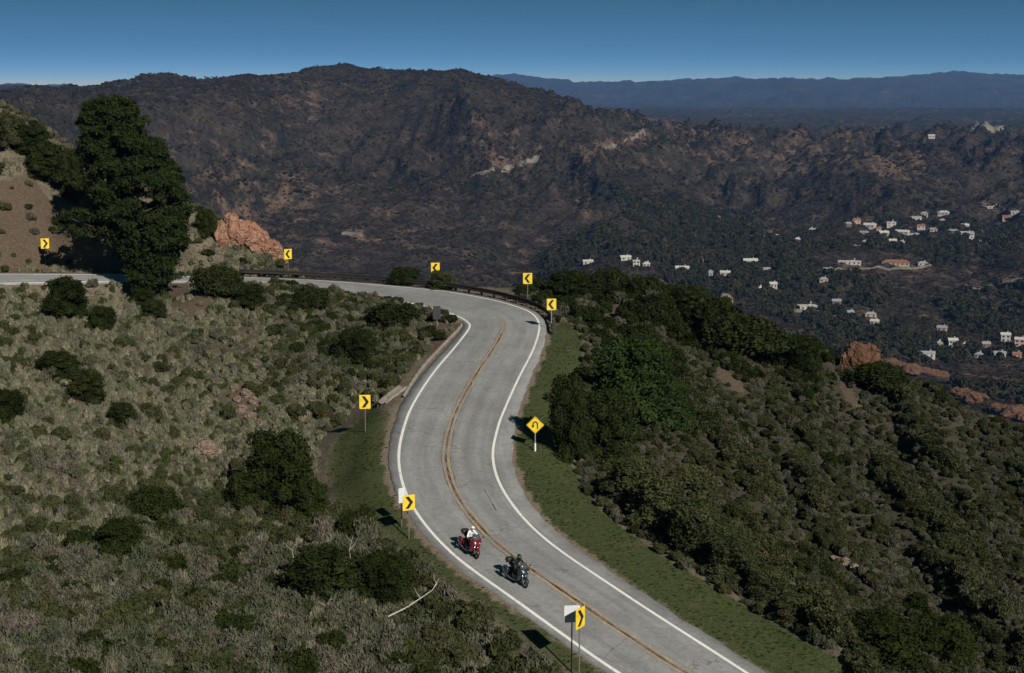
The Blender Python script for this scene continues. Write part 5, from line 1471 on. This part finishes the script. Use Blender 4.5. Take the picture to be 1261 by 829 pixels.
for a in [
    ('long white house topmost in the valley at the right', 1221, 255, 28, 'wall_white', 'roof_white', 'flat', .4, .1),
    ('white house just left of the long topmost white house', 1162, 262, 15, 'wall_white', 'roof_white', 'hip', .6, -.2),
    ('grey pale house left of the upper white house', 1128, 269, 14, 'wall_white', 'roof_grey', 'gable', .6, .3),
    ('tan house at the left end of the upper house cluster', 1054, 271, 12, 'wall_tan', 'roof_red', 'gable', .6, .2),
    ('white house beside the tan house in the upper cluster', 1071, 278, 16, 'wall_white', 'roof_white', 'gable', .7, -.3),
    ('white two storey house heading the middle cluster', 1097, 277, 13, 'wall_white', 'roof_white', 'flat', .7, .2, 2),
    ('wide bright white house in the middle cluster', 1111, 286, 19, 'wall_white', 'roof_white', 'gable', .5, -.25),
    ('cream house with a tan roof in the middle cluster', 1088, 290, 13, 'wall_tan', 'roof_white', 'gable', .7, .3, 2),
    ('small cream house below the middle cluster', 1099, 297, 11, 'wall_tan', 'roof_white', 'gable', .7, .1),
    ('small white house lowest in the middle cluster', 1110, 302, 8, 'wall_white', 'roof_white', 'hip', .8, 0, 2),
    ('white house on the upper right of the middle cluster', 1187, 278, 13, 'wall_white', 'roof_white', 'gable', .6, .2),
    ('broad white house at the right of the village', 1190, 291, 19, 'wall_white', 'roof_grey', 'gable', .6, .25, 2),
    ('small white house between the clusters at the right', 1148, 295, 9, 'wall_white', 'roof_white', 'hip', .8, .1),
    ('pale flat roofed house left of the upper clusters', 997, 282, 16, 'wall_white', 'roof_white', 'flat', .5, .1),
    ('pale house on the tan clearing', 951, 291, 16, 'wall_white', 'roof_white', 'gable', .5, -.2),
    ('small white house just right of the tan clearing', 982, 295, 8, 'wall_white', 'roof_white', 'hip', .8, 0),
    ('white house alone below the tan clearing', 924, 322, 20, 'wall_white', 'roof_white', 'gable', .5, .15),
    ('long white flat roofed building in the valley centre', 1046, 323, 32, 'wall_white', 'roof_white', 'flat', .35, .05),
    ('long red roofed building in the valley centre', 1103, 324, 38, 'wall_tan', 'roof_red', 'hip', .35, -.03),
    ('small house with a white roof below the lone white house', 952, 351, 10, 'wall_white', 'roof_white', 'gable', .7, .2),
    ('tiny white house left of the small white roofed one', 936, 356, 6, 'wall_white', 'roof_white', 'hip', .9, .2),
    ('broad pale flat roof nearest behind the crest bushes', 994, 378, 26, 'wall_white', 'roof_white', 'flat', .6, .3),
    ('small bluish white house right of the broad pale roof', 1047, 386, 9, 'wall_white', 'roof_blue', 'gable', .7, .2),
    ('pale greenish roofed house in the lower valley', 1072, 388, 16, 'wall_tan', 'roof_grey', 'hip', .6, .1),
    ('small white house above the large crest rock', 1077, 397, 11, 'wall_white', 'roof_white', 'gable', .6, -.2),
    ('white house in the lower right of the valley', 1173, 425, 13, 'wall_white', 'roof_white', 'gable', .8, .2, 2),
    ('cream house touching the lower right white house', 1190, 425, 11, 'wall_tan', 'roof_white', 'hip', .7, -.2),
    ('blue grey roofed house above the rust rock band', 1142, 437, 20, 'wall_white', 'roof_blue', 'gable', .5, .2),
    ('white house near the right edge of the lower valley', 1238, 418, 13, 'wall_white', 'roof_white', 'gable', .7, .1, 2),
    ('pink house at the right edge of the lower valley', 1256, 424, 14, 'wall_pink', 'roof_white', 'gable', .7, -.1, 2),
    ('grey roofed house below the pink house', 1231, 437, 16, 'wall_white', 'roof_grey', 'gable', .6, .1),
    ('small white house showing over the crest bushes behind the guardrail', 724, 323, 14, 'wall_white', 'roof_white', 'gable', .5, .1),
    ('white house on the dark rise over the crest bushes', 770, 318, 15, 'wall_white', 'roof_white', 'gable', .5, .3),
    ('two storey white house over the crest bushes', 783, 326, 10, 'wall_white', 'roof_white', 'flat', .8, .2, 2),
    ('low white house right of the two storey white house', 796, 326, 10, 'wall_white', 'roof_white', 'hip', .7, 0),
    ('bright low white house below the brown knoll', 840, 331, 19, 'wall_white', 'roof_white', 'gable', .4, .05),
    ('tan house with a red roof on the brown knoll', 858, 323, 18, 'wall_tan', 'roof_red', 'gable', .6, -.2),
    ('pale blue house right of the brown knoll', 873, 337, 10, 'wall_white', 'roof_blue', 'gable', .7, .1),
    ('cream house right of the pale blue house', 893, 337, 14, 'wall_tan', 'roof_white', 'gable', .5, 0),
    ('brown house with a dark roof behind the upper tan house', 1043, 276, 11, 'wall_brown', 'roof_grey', 'gable', .7, .2),
    ('tan house in the trees just under the upper white house', 1064, 287, 11, 'wall_tan', 'roof_grey', 'gable', .7, -.3),
    ('red roofed house between the upper and middle clusters', 1082, 282, 10, 'wall_tan', 'roof_red', 'hip', .7, .4),
    ('grey roofed house right of the wide bright house', 1126, 290, 12, 'wall_white', 'roof_grey', 'gable', .7, .2),
    ('tan house uphill from the grey pale house', 1138, 263, 10, 'wall_tan', 'roof_grey', 'hip', .7, .1),
    ('brown house between the two right hand white houses', 1174, 285, 11, 'wall_brown', 'roof_grey', 'gable', .7, -.2),
    ('pale grey house right of the broad white village house', 1207, 287, 12, 'wall_white', 'roof_grey', 'hip', .7, .3),
    ('red roofed house below the long topmost white house', 1240, 268, 13, 'wall_tan', 'roof_red', 'gable', .7, .1),
    ('tan house downhill of the broad white village house', 1204, 299, 11, 'wall_tan', 'roof_grey', 'gable', .7, -.1),
    ('brown house in the trees left of the middle cluster', 1066, 298, 10, 'wall_brown', 'roof_grey', 'hip', .7, .2),
    ('grey roofed house right of the long red roofed building', 1136, 325, 14, 'wall_white', 'roof_grey', 'hip', .6, .2),
    ('tan house on the terrace left of the long white building', 1020, 333, 13, 'wall_tan', 'roof_grey', 'gable', .6, -.1),
    ('brown house right of the lone white house', 943, 333, 12, 'wall_brown', 'roof_grey', 'gable', .6, .1),
    ('tan house below the long white building', 1014, 345, 12, 'wall_tan', 'roof_grey', 'hip', .6, .15),
    ('brown house lower in the valley behind the large crest rock', 1030, 372, 12, 'wall_brown', 'roof_grey', 'gable', .6, .1),
    ('tan roofed house in the trees above the lower right white house', 1160, 405, 13, 'wall_tan', 'roof_grey', 'gable', .6, -.15),
    ('brown house in the trees left of the lower white right edge house', 1214, 425, 11, 'wall_brown', 'roof_grey', 'gable', .7, .2),
    ('small white house between the blue grey roof and the grey roof', 1205, 438, 10, 'wall_white', 'roof_grey', 'hip', .7, -.2),
    ('tan house lowest at the right edge of the valley', 1252, 438, 12, 'wall_tan', 'roof_red', 'gable', .7, .1),
    ('small tan house left of the lower right white house', 1156, 424, 9, 'wall_tan', 'roof_grey', 'hip', .7, .3),
    ('small grey house uphill between the two village clusters', 1150, 283, 10, 'wall_white', 'roof_grey', 'gable', .7, -.1),
    ('small brown house under the upper white house', 1160, 272, 9, 'wall_brown', 'roof_grey', 'hip', .7, .2),
    ('white house with a red roof right of the middle cluster', 1134, 279, 11, 'wall_white', 'roof_red', 'gable', .7, .1),
    ('pale house high at the right edge of the village', 1250, 262, 12, 'wall_white', 'roof_grey', 'gable', .7, .1),
    ('lone bright white building far off on the plain', 1147, 167, 9, 'wall_white', 'roof_white', 'gable', .7, .1),
]:
    house(*a)

# valley woods
FT = [blob_mesh('valley_tree_%d' % i, M['wood_leaf'], 6, 110, .34, 1.5) for i in range(4)]
x, y = [], []
while len(x) < 7000:
    u0 = rng.uniform(0.02, 0.37, 4000); d0 = np.sqrt(rng.uniform(700 ** 2, 2150 ** 2, 4000))
    x0 = u0 * d0
    k = rng.random(4000) < np.clip(sstep(2150, 1800, d0) * (0.25 + 1.3 * fbm(x0, d0, 160, 3, 111)), 0, 1)
    x += list(x0[k]); y += list(d0[k])
x = np.array(x); y = np.array(y)
ok = np.ones(len(x), bool)
for hx, hy, hr in houses: ok &= ~((np.abs(x - hx) < hr + 4) & (y > hy - 12 - 8 * ((hx * 7.3) % 1)) & (y < hy + hr + 3))
x, y = x[ok], y[ok]; z = far_z(x, y) + CAM_Z; n = len(x)
s_ = rng.uniform(2.4, 5.2, n)
px, py = project(x, y, z + s_)
show = np.where((px > 690) & (px < 1255) & (py > 262), s_ / y, 0)
big = set(np.argsort(-show)[:60])
for i in big:
    o = link('valley_tree', FT[rng.integers(4)], None, (x[i], y[i], z[i] - .4), (0, 0, rng.uniform(0, 6.28)), (s_[i], s_[i], s_[i] * 1.05))
    tag(o, 'dark rounded tree standing among the valley houses', 'tree', 'dark trees among the valley houses')
r_ = np.array([i for i in range(n) if i not in big])
geo_scatter('valley_woods', np.c_[x, y, z - .4][r_], np.c_[np.zeros((len(r_), 2)), rng.uniform(0, 6.28, len(r_))], np.c_[s_, s_, s_ * rng.uniform(.8, 1.3, n)][r_], rng.integers(0, 4, len(r_)), FT, 'dark woods and gardens covering the valley floor')

# pale tracks and fields
M['track'] = simple('pale_track', (0.155, 0.135, 0.115), 0.95, 0.1, var=0.45, scale=.08)
M['dry_field'] = simple('dry_field', (0.15, 0.13, 0.10), 0.95, 0.1, var=0.5, scale=.02)
def track(name, label, pts, wm, mat='track'):
    pts = np.array(pts, float); kx = np.linspace(0, len(pts) - 1, len(pts) * 4)
    pts = np.c_[np.interp(kx, np.arange(len(pts)), pts[:, 0]), np.interp(kx, np.arange(len(pts)), pts[:, 1])]
    W3 = [hit(a, b, 300, 9000) for a, b in pts]
    W3 = [w for w in W3 if w is not None]
    P = np.array([[w.x, w.y] for w in W3])
    for _ in range(1):
        if len(P) > 3: P[1:-1] = (P[:-2] + 2 * P[1:-1] + P[2:]) / 4
    t_ = np.linspace(0, len(P) - 1, len(P) * 5)
    Q_ = np.c_[np.interp(t_, np.arange(len(P)), P[:, 0]), np.interp(t_, np.arange(len(P)), P[:, 1])]
    T = np.gradient(Q_, axis=0); T /= np.linalg.norm(T, axis=1)[:, None]; Nn = np.c_[-T[:, 1], T[:, 0]]
    rows = []
    offs = np.linspace(-.5, .5, 5) * wm
    for o in offs:
        q = Q_ + Nn * (o * (1 + .3 * np.sin(np.arange(len(Q_)) * 1.7)))[:, None]
        zz = height(q[:, 0], q[:, 1]) + 1.2
        rows.append(np.c_[q, zz])
    rows = np.array(rows).transpose(1, 0, 2)
    skirt = rows[:, [0, -1]] - np.array([0, 0, 4.0])
    rows = np.concatenate([skirt[:, :1], rows, skirt[:, 1:]], 1)
    v, q = strip(rows)
    y4 = v[q][:, :, 1]; q = q[(y4.max(1) - y4.min(1)) < 45]
    tag(link(name, mesh_np(name, v, q, [M[mat]])), label, kind='structure')
track('track', 'pale graded track on the mountain flank', [(580, 217), (600, 211), (622, 208), (640, 204), (652, 199), (664, 195)], 5)
track('track', 'pale bare strip low on the mountain', [(422, 287), (434, 288), (446, 290)], 9)
track('track', 'pale ledge on the mountain shoulder', [(738, 184), (760, 180), (776, 172), (794, 163)], 5)
track('track', 'pale track along the right edge of the valley', [(1198, 357), (1220, 352), (1240, 348), (1268, 342)], 7)
track('track', 'thin road crossing the lower mountain', [(866, 277), (880, 272), (896, 266)], 5)
track('track', 'pale lane below the long buildings in the valley', [(1000, 338), (1030, 333), (1062, 331), (1095, 331), (1128, 331), (1145, 327)], 3)
track('track', 'winding lane through the upper village', [(1050, 302), (1075, 305), (1098, 306), (1125, 300), (1150, 301), (1185, 300)], 2.5)
track('track', 'pale terrace on the tan clearing', [(918, 291), (935, 293), (955, 295), (970, 296)], 9, 'dry_field')
track('track', 'lane in the lower valley behind the crest', [(975, 384), (1000, 383), (1030, 390), (1060, 398)], 5)
track('field', 'pale field strip far off on the plain', [(1160, 153), (1190, 155), (1215, 156), (1235, 157)], 30, 'dry_field')

# ------------------------------------------------------------------ motorcycles and riders
M['rubber'] = simple('rubber', (0.015, 0.015, 0.016), 0.8, 0.3)
M['chrome'] = simple('chrome', (0.6, 0.6, 0.62), 0.2, 0.6, 0.95, var=.05)
M['engine'] = simple('engine_metal', (0.09, 0.09, 0.095), 0.5, 0.5, 0.5)
M['black_plastic'] = simple('black_plastic', (0.02, 0.02, 0.022), 0.5, 0.4)
M['screen'] = simple('tinted_screen', (0.06, 0.07, 0.08), 0.08, 0.6, var=.05)
M['lamp_glass'] = simple('lamp_glass', (0.7, 0.7, 0.68), 0.1, 0.7, var=.05)
M['red_paint'] = simple('red_paint', (0.13, 0.007, 0.014), 0.25, 0.5, var=.1, coat=.8)
M['slate_paint'] = simple('slate_paint', (0.018, 0.028, 0.036), 0.3, 0.5, var=.1, coat=.8)
M['seat'] = simple('seat_vinyl', (0.018, 0.017, 0.016), 0.65, 0.3)
M['white_cloth'] = simple('white_cloth', (0.72, 0.72, 0.73), 0.85, 0.2, var=.1)
M['black_cloth'] = simple('black_cloth', (0.016, 0.016, 0.018), 0.85, 0.2, var=.3)
M['white_shell'] = simple('white_shell', (0.78, 0.78, 0.76), 0.25, 0.5, var=.05, coat=.6)
M['black_shell'] = simple('black_shell', (0.015, 0.015, 0.017), 0.25, 0.5, var=.05, coat=.6)

def motorcycle(label, loc, rot, paint):
    e = empty('motorcycle', loc, 0, label, 'motorcycle'); e.rotation_euler = rot
    P = M[paint]
    for x_, w_ in ((0.80, .06), (-0.80, .085)):
        r0 = .315
        prof = [(.215, -w_ * .7), (.25, -w_), (.285, -w_ * .95), (.308, -w_ * .6), (r0, 0), (.308, w_ * .6), (.285, w_ * .95), (.25, w_), (.215, w_ * .7)]
        wh = empty('wheel', (x_, 0, r0), 0); wh.parent = e
        mb = MB(); mb.lathe_y((0, 0, 0), prof, 32); mb.build('tyre', M['rubber'], wh, True)
        mb = MB(); mb.lathe_y((0, 0, 0), [(.22, -w_ * .7), (.20, -w_ * .4), (.20, w_ * .4), (.22, w_ * .7)], 32)
        mb.tube([(0, -w_ * .8, 0), (0, w_ * .8, 0)], .045, 12)
        for k in range(6):
            a = k * math.pi / 3
            mb.tube([(.03 * math.cos(a), 0, .03 * math.sin(a)), (.205 * math.cos(a + .2), 0, .205 * math.sin(a + .2))], .018, 6)
        mb.build('rim', M['engine'], wh, True)
        mb = MB(); mb.lathe_y((0, 0, 0), [(.08, w_ * 1.05), (.15, w_ * 1.05), (.15, w_ * 1.12), (.08, w_ * 1.12)], 24); mb.build('brake_disc', M['chrome'], wh)
    mb = MB()
    for y_ in (-.11, .11): mb.tube([(.80, y_, .315), (.50, y_ * 1.05, .98)], [.034, .028], 10)
    mb.build('fork', M['chrome'], e, True)
    mb = MB()
    secs = [((.80 + .345 * math.cos(R(a)), 0, .315 + .345 * math.sin(R(a))), .085, .02) for a in range(20, 176, 12)]
    mb.loft(secs, 10); mb.build('front_mudguard', P, e, True)
    mb = MB(); secs = [((-.80 + .36 * math.cos(R(a)), 0, .315 + .36 * math.sin(R(a))), .11, .025) for a in range(10, 200, 12)]
    mb.loft(secs, 10); mb.build('rear_mudguard', P, e, True)
    mb = MB()
    mb.loft([((-.32, 0, .42), .20, .16), ((-.25, 0, .42), .24, .2), ((.2, 0, .42), .24, .2), ((.32, 0, .42), .2, .15)], 16, 4)
    for y_ in (-1, 1):
        for k in range(4): mb.box((-.12 + k * .08, y_ * .27, .5), (.035, .12, .2))
    mb.build('engine', M['engine'], e, True)
    mb = MB()
    for y_ in (-.13, .13):
        mb.tube([(.48, y_ * .5, .95), (.30, y_, .78), (-.35, y_, .72), (-.72, y_, .78)], .028, 8)
        mb.tube([(.40, y_, .70), (.28, y_, .28), (-.38, y_, .28), (-.8, y_ * .9, .315)], .03, 8)
    mb.build('frame', M['black_plastic'], e, True)
    mb = MB(); mb.loft([((-.16, 0, .86), .10, .06), ((-.08, 0, .90), .15, .10), ((.12, 0, .94), .19, .13), ((.30, 0, .94), .18, .12), ((.42, 0, .92), .10, .07)], 18, 2.4); mb.build('fuel_tank', P, e, True)
    mb = MB(); mb.loft([((-.12, 0, .82), .11, .05), ((-.25, 0, .80), .19, .06), ((-.48, 0, .82), .19, .07), ((-.60, 0, .90), .18, .06), ((-.88, 0, .93), .16, .05)], 16, 3); mb.build('seat', M['seat'], e, True)
    mb = MB(); mb.loft([((.34, 0, .95), .30, .17), ((.46, 0, .97), .40, .22), ((.58, 0, .98), .38, .22), ((.70, 0, .95), .28, .17), ((.80, 0, .90), .15, .09)], 20, 2.6); fa = mb.build('fairing', P, e, True)
    for y_ in (-1, 1):
        mb = MB(); mb.loft([((.36, y_ * .27, .66), .07, .22), ((.48, y_ * .27, .64), .10, .28), ((.60, y_ * .22, .66), .07, .22)], 12, 2.6); mb.build('lower_fairing', P, fa, True)
        mb = MB(); mb.ball((.745, y_ * .13, .965), .075, 14, 9, (.6, 1, .8)); mb.build('headlight', M['lamp_glass'], fa, True)
        mb = MB(); mb.tube([(.45, y_ * .36, 1.10), (.40, y_ * .50, 1.20)], .014, 6); mb.ball((.40, y_ * .53, 1.23), .08, 12, 8, (.45, 1, .7)); mb.build('mirror', P, fa, True)
    rows = []
    for i in range(9):
        a = R(-62 + 124 * i / 8)
        rows.append([(.42 + .24 * math.cos(a) - .0, .34 * math.sin(a), 1.12), (.36 + .20 * math.cos(a), .30 * math.sin(a), 1.30), (.26 + .18 * math.cos(a), .24 * math.sin(a), 1.45)])
    v, q = strip(rows); sc2 = link('windscreen', mesh_np('windscreen', v, q, [M['screen']], True), fa)
    sm = sc2.modifiers.new('thickness', 'SOLIDIFY'); sm.thickness = .008
    mb = MB(); mb.tube([(.30, -.42, 1.06), (.40, -.30, 1.10), (.45, 0, 1.08), (.40, .30, 1.10), (.30, .42, 1.06)], .016, 8); hb = mb.build('handlebar', M['black_plastic'], e, True)
    for y_ in (-1, 1):
        mb = MB(); mb.tube([(.345, y_ * .365, 1.083), (.285, y_ * .44, 1.053)], .022, 10); mb.build('grip', M['rubber'], hb, True)
        mb = MB(); mb.loft([((-.52, y_ * .36, .60), .08, .14), ((-.58, y_ * .36, .60), .13, .2), ((-.95, y_ * .36, .62), .13, .2), ((-1.05, y_ * .36, .63), .08, .14)], 14, 4); mb.build('pannier', P, e, True)
        mb = MB(); mb.tube([(.2, y_ * .25, .30), (-.2, y_ * .30, .24), (-.5, y_ * .30, .26), (-1.05, y_ * .30, .30)], [.03, .035, .06, .055], 10); mb.build('exhaust', M['chrome'], e, True)
        mb = MB(); mb.box((-.02, y_ * .26, .34), (.10, .16, .03)); mb.build('foot_peg', M['black_plastic'], e)
    mb = MB(); mb.loft([((-.85, 0, 1.08), .18, .10), ((-.90, 0, 1.10), .25, .14), ((-1.15, 0, 1.10), .25, .14), ((-1.22, 0, 1.08), .18, .10)], 16, 4); mb.build('top_case', M['black_plastic'], e, True)
    mb = MB(); mb.box((-1.22, 0, .86), (.03, .22, .07)); mb.build('tail_light', M['red_paint'], e)
    return e

def rider(label, loc, rot, top, bottom, shell):
    e = empty('person', loc, 0, label, 'person'); e.rotation_euler = rot
    J, Ed, Rd = [], [], []
    def jt(p, r, par=None):
        J.append(p); Rd.append(r)
        if par is not None: Ed.append((par, len(J) - 1))
        return len(J) - 1
    pel = jt((-.34, 0, .95), (.17, .13))
    wai = jt((-.32, 0, 1.10), (.155, .115), pel)
    che = jt((-.24, 0, 1.30), (.185, .13), wai)
    upc = jt((-.19, 0, 1.42), (.15, .11), che)
    nec = jt((-.15, 0, 1.51), (.062, .062), upc)
    hea = jt((-.12, 0, 1.60), (.085, .09), nec)
    jt((-.10, 0, 1.70), (.08, .085), hea)
    for s_ in (-1, 1):
        sh_ = jt((-.18, s_ * .19, 1.41), (.075, .07), upc)
        el = jt((.02, s_ * .37, 1.18), (.052, .05), sh_)
        wr = jt((.25, s_ * .405, 1.10), (.034, .036), el)
        jt((.30, s_ * .41, 1.085), (.034, .026), wr)
        hp = jt((-.30, s_ * .11, .92), (.105, .10), pel)
        kn = jt((.13, s_ * .25, .80), (.068, .066), hp)
        an = jt((-.08, s_ * .27, .44), (.046, .046), kn)
        hl = jt((-.10, s_ * .27, .38), (.05, .05), an)
        jt((.10, s_ * .28, .385), (.042, .03), hl)
    me = bpy.data.meshes.new('body'); me.from_pydata(J, Ed, []); me.update()
    bm = bmesh.new(); bm.from_mesh(me); sk = bm.verts.layers.skin.verify()
    bm.verts.ensure_lookup_table()
    for i, v in enumerate(bm.verts): v[sk].radius = Rd[i]; v[sk].use_root = (i == 0)
    bm.to_mesh(me); bm.free()
    tmp = link('body', me); tmp.modifiers.new('s', 'SKIN').use_smooth_shade = True
    ss = tmp.modifiers.new('u', 'SUBSURF'); ss.levels = 2; ss.render_levels = 2
    bpy.context.view_layer.update()
    fin = bpy.data.meshes.new_from_object(tmp.evaluated_get(bpy.context.evaluated_depsgraph_get()))
    bpy.data.objects.remove(tmp)
    fin.materials.clear(); fin.materials.append(M[top]); fin.materials.append(M[bottom])
    for p in fin.polygons: p.material_index = 1 if p.center.z < 1.04 and p.center.x < .22 and abs(p.center.y) < .36 else 0
    fin.polygons.foreach_set('use_smooth', np.ones(len(fin.polygons), bool))
    fin.name = 'body'
    link('body', fin, e)
    mb = MB(); mb.ball((-.10, 0, 1.645), .142, 20, 14, (1.12, .95, 1.08)); mb.loft([((.0, 0, 1.56), .09, .055), ((.05, 0, 1.565), .085, .05), ((.075, 0, 1.57), .05, .03)], 12); he = mb.build('helmet', M[shell], e, True)
    rows = []
    for i in range(9):
        a = R(-70 + 140 * i / 8)
        rows.append([(-.10 + .163 * math.cos(a), .142 * math.sin(a), 1.615), (-.10 + .167 * math.cos(a), .144 * math.sin(a), 1.655), (-.10 + .155 * math.cos(a), .134 * math.sin(a), 1.70)])
    v, q = strip(rows); link('visor', mesh_np('visor', v, q, [M['screen']], True), he)
    for s_ in (-1, 1):
        gl_ = MB()
        c0 = Vector((.30, s_ * .41, 1.085)); g1, g2 = Vector((.345, s_ * .365, 1.083)), Vector((.285, s_ * .44, 1.053))
        gl_.loft([((.23, s_ * .405, 1.105), .04, .032), ((.27, s_ * .408, 1.10), .05, .03), ((.315, s_ * .40, 1.088), .048, .022)], 12)
        for k in range(4):
            q0 = g1.lerp(g2, .18 + .22 * k); l_ = (.032, .036, .034, .028)[k]
            gl_.tube([q0 + Vector((-.005, 0, .035)), q0 + Vector((l_, 0, .022)), q0 + Vector((l_ + .004, 0, -.012)), q0 + Vector((.008, 0, -.03))], [.0105, .010, .009, .007], 8)
        q0 = g1.lerp(g2, .12)
        gl_.tube([q0 + Vector((-.05, 0, .0)), q0 + Vector((-.03, -s_ * .02, -.022)), q0 + Vector((.004, -s_ * .012, -.03))], [.013, .011, .008], 8)
        gl_.build('glove', M['black_cloth'], e, True)
        bt = MB(); bt.loft([((-.15, s_ * .27, .375), .04, .05), ((-.10, s_ * .27, .40), .055, .09), ((-.02, s_ * .275, .385), .052, .06), ((.12, s_ * .28, .375), .05, .038), ((.16, s_ * .28, .372), .03, .025)], 14, 2.6); bt.build('boot', M['black_cloth'], e, True)
    return e
def on_road(px, py):
    p = hit(px, py)
    idx, off, dist = road_frame(np.array([p.x]), np.array([p.y]))
    k = int(idx[0])
    z = sM[k, 2] + lat[k, 2] * off[0] + float(crown_z(off[0], halfw[k]))
    q = Vector(at_z(px, py, z - CAM_Z)); q.z = z
    idx, off, dist = road_frame(np.array([q.x]), np.array([q.y])); k = int(idx[0])
    t = Vector(sM[k] - sM[min(k + 4, NS - 1)]).normalized()
    return q, t, k, off[0]
for px, py, args, rargs, lean in [
    (586, 687, ('red touring motorcycle ridden in the lane next to the white edge line', 'red_paint'), ('rider in a white helmet and white jacket on the red motorcycle', 'white_cloth', 'black_cloth', 'white_shell'), 5),
    (645.5, 723, ('dark slate touring motorcycle ridden close to the centre line', 'slate_paint'), ('rider all in black with a black helmet on the slate motorcycle', 'black_cloth', 'black_cloth', 'black_shell'), 4)]:
    q, t, k, off = on_road(px, py)
    yaw = math.atan2(t.y, t.x); pitch = -math.asin(t.z)
    loc = q - t * 0.8
    idx, o2, _ = road_frame(np.array([loc.x]), np.array([loc.y])); kk = int(idx[0])
    loc.z = sM[kk, 2] + lat[kk, 2] * o2[0] + float(crown_z(o2[0], halfw[kk])) + .005
    rot = (Matrix.Rotation(yaw, 3, 'Z') @ Matrix.Rotation(pitch, 3, 'Y') @ Matrix.Rotation(R(-lean), 3, 'X')).to_euler()
    motorcycle(args[0], loc, rot, args[1])
    rider(rargs[0], loc, rot, *rargs[1:])

# ------------------------------------------------------------------ haze over the whole place
mb = MB(); mb.box((0, 10400, 120), (24600, 21600, 1300))
hz = mb.build('haze', None)
m, t, o = mat_base('haze')
pv = N(t, 'ShaderNodeVolumePrincipled')
pv.inputs['Color'].default_value = (0.20, 0.46, 1.0, 1)
pv.inputs['Density'].default_value = 3.7e-5
pv.inputs['Anisotropy'].default_value = 0.0
t.links.new(pv.outputs[0], o.inputs['Volume'])
hz.data.materials.append(m)
tag(hz, 'thin blue haze filling the air over the valley', kind='stuff')
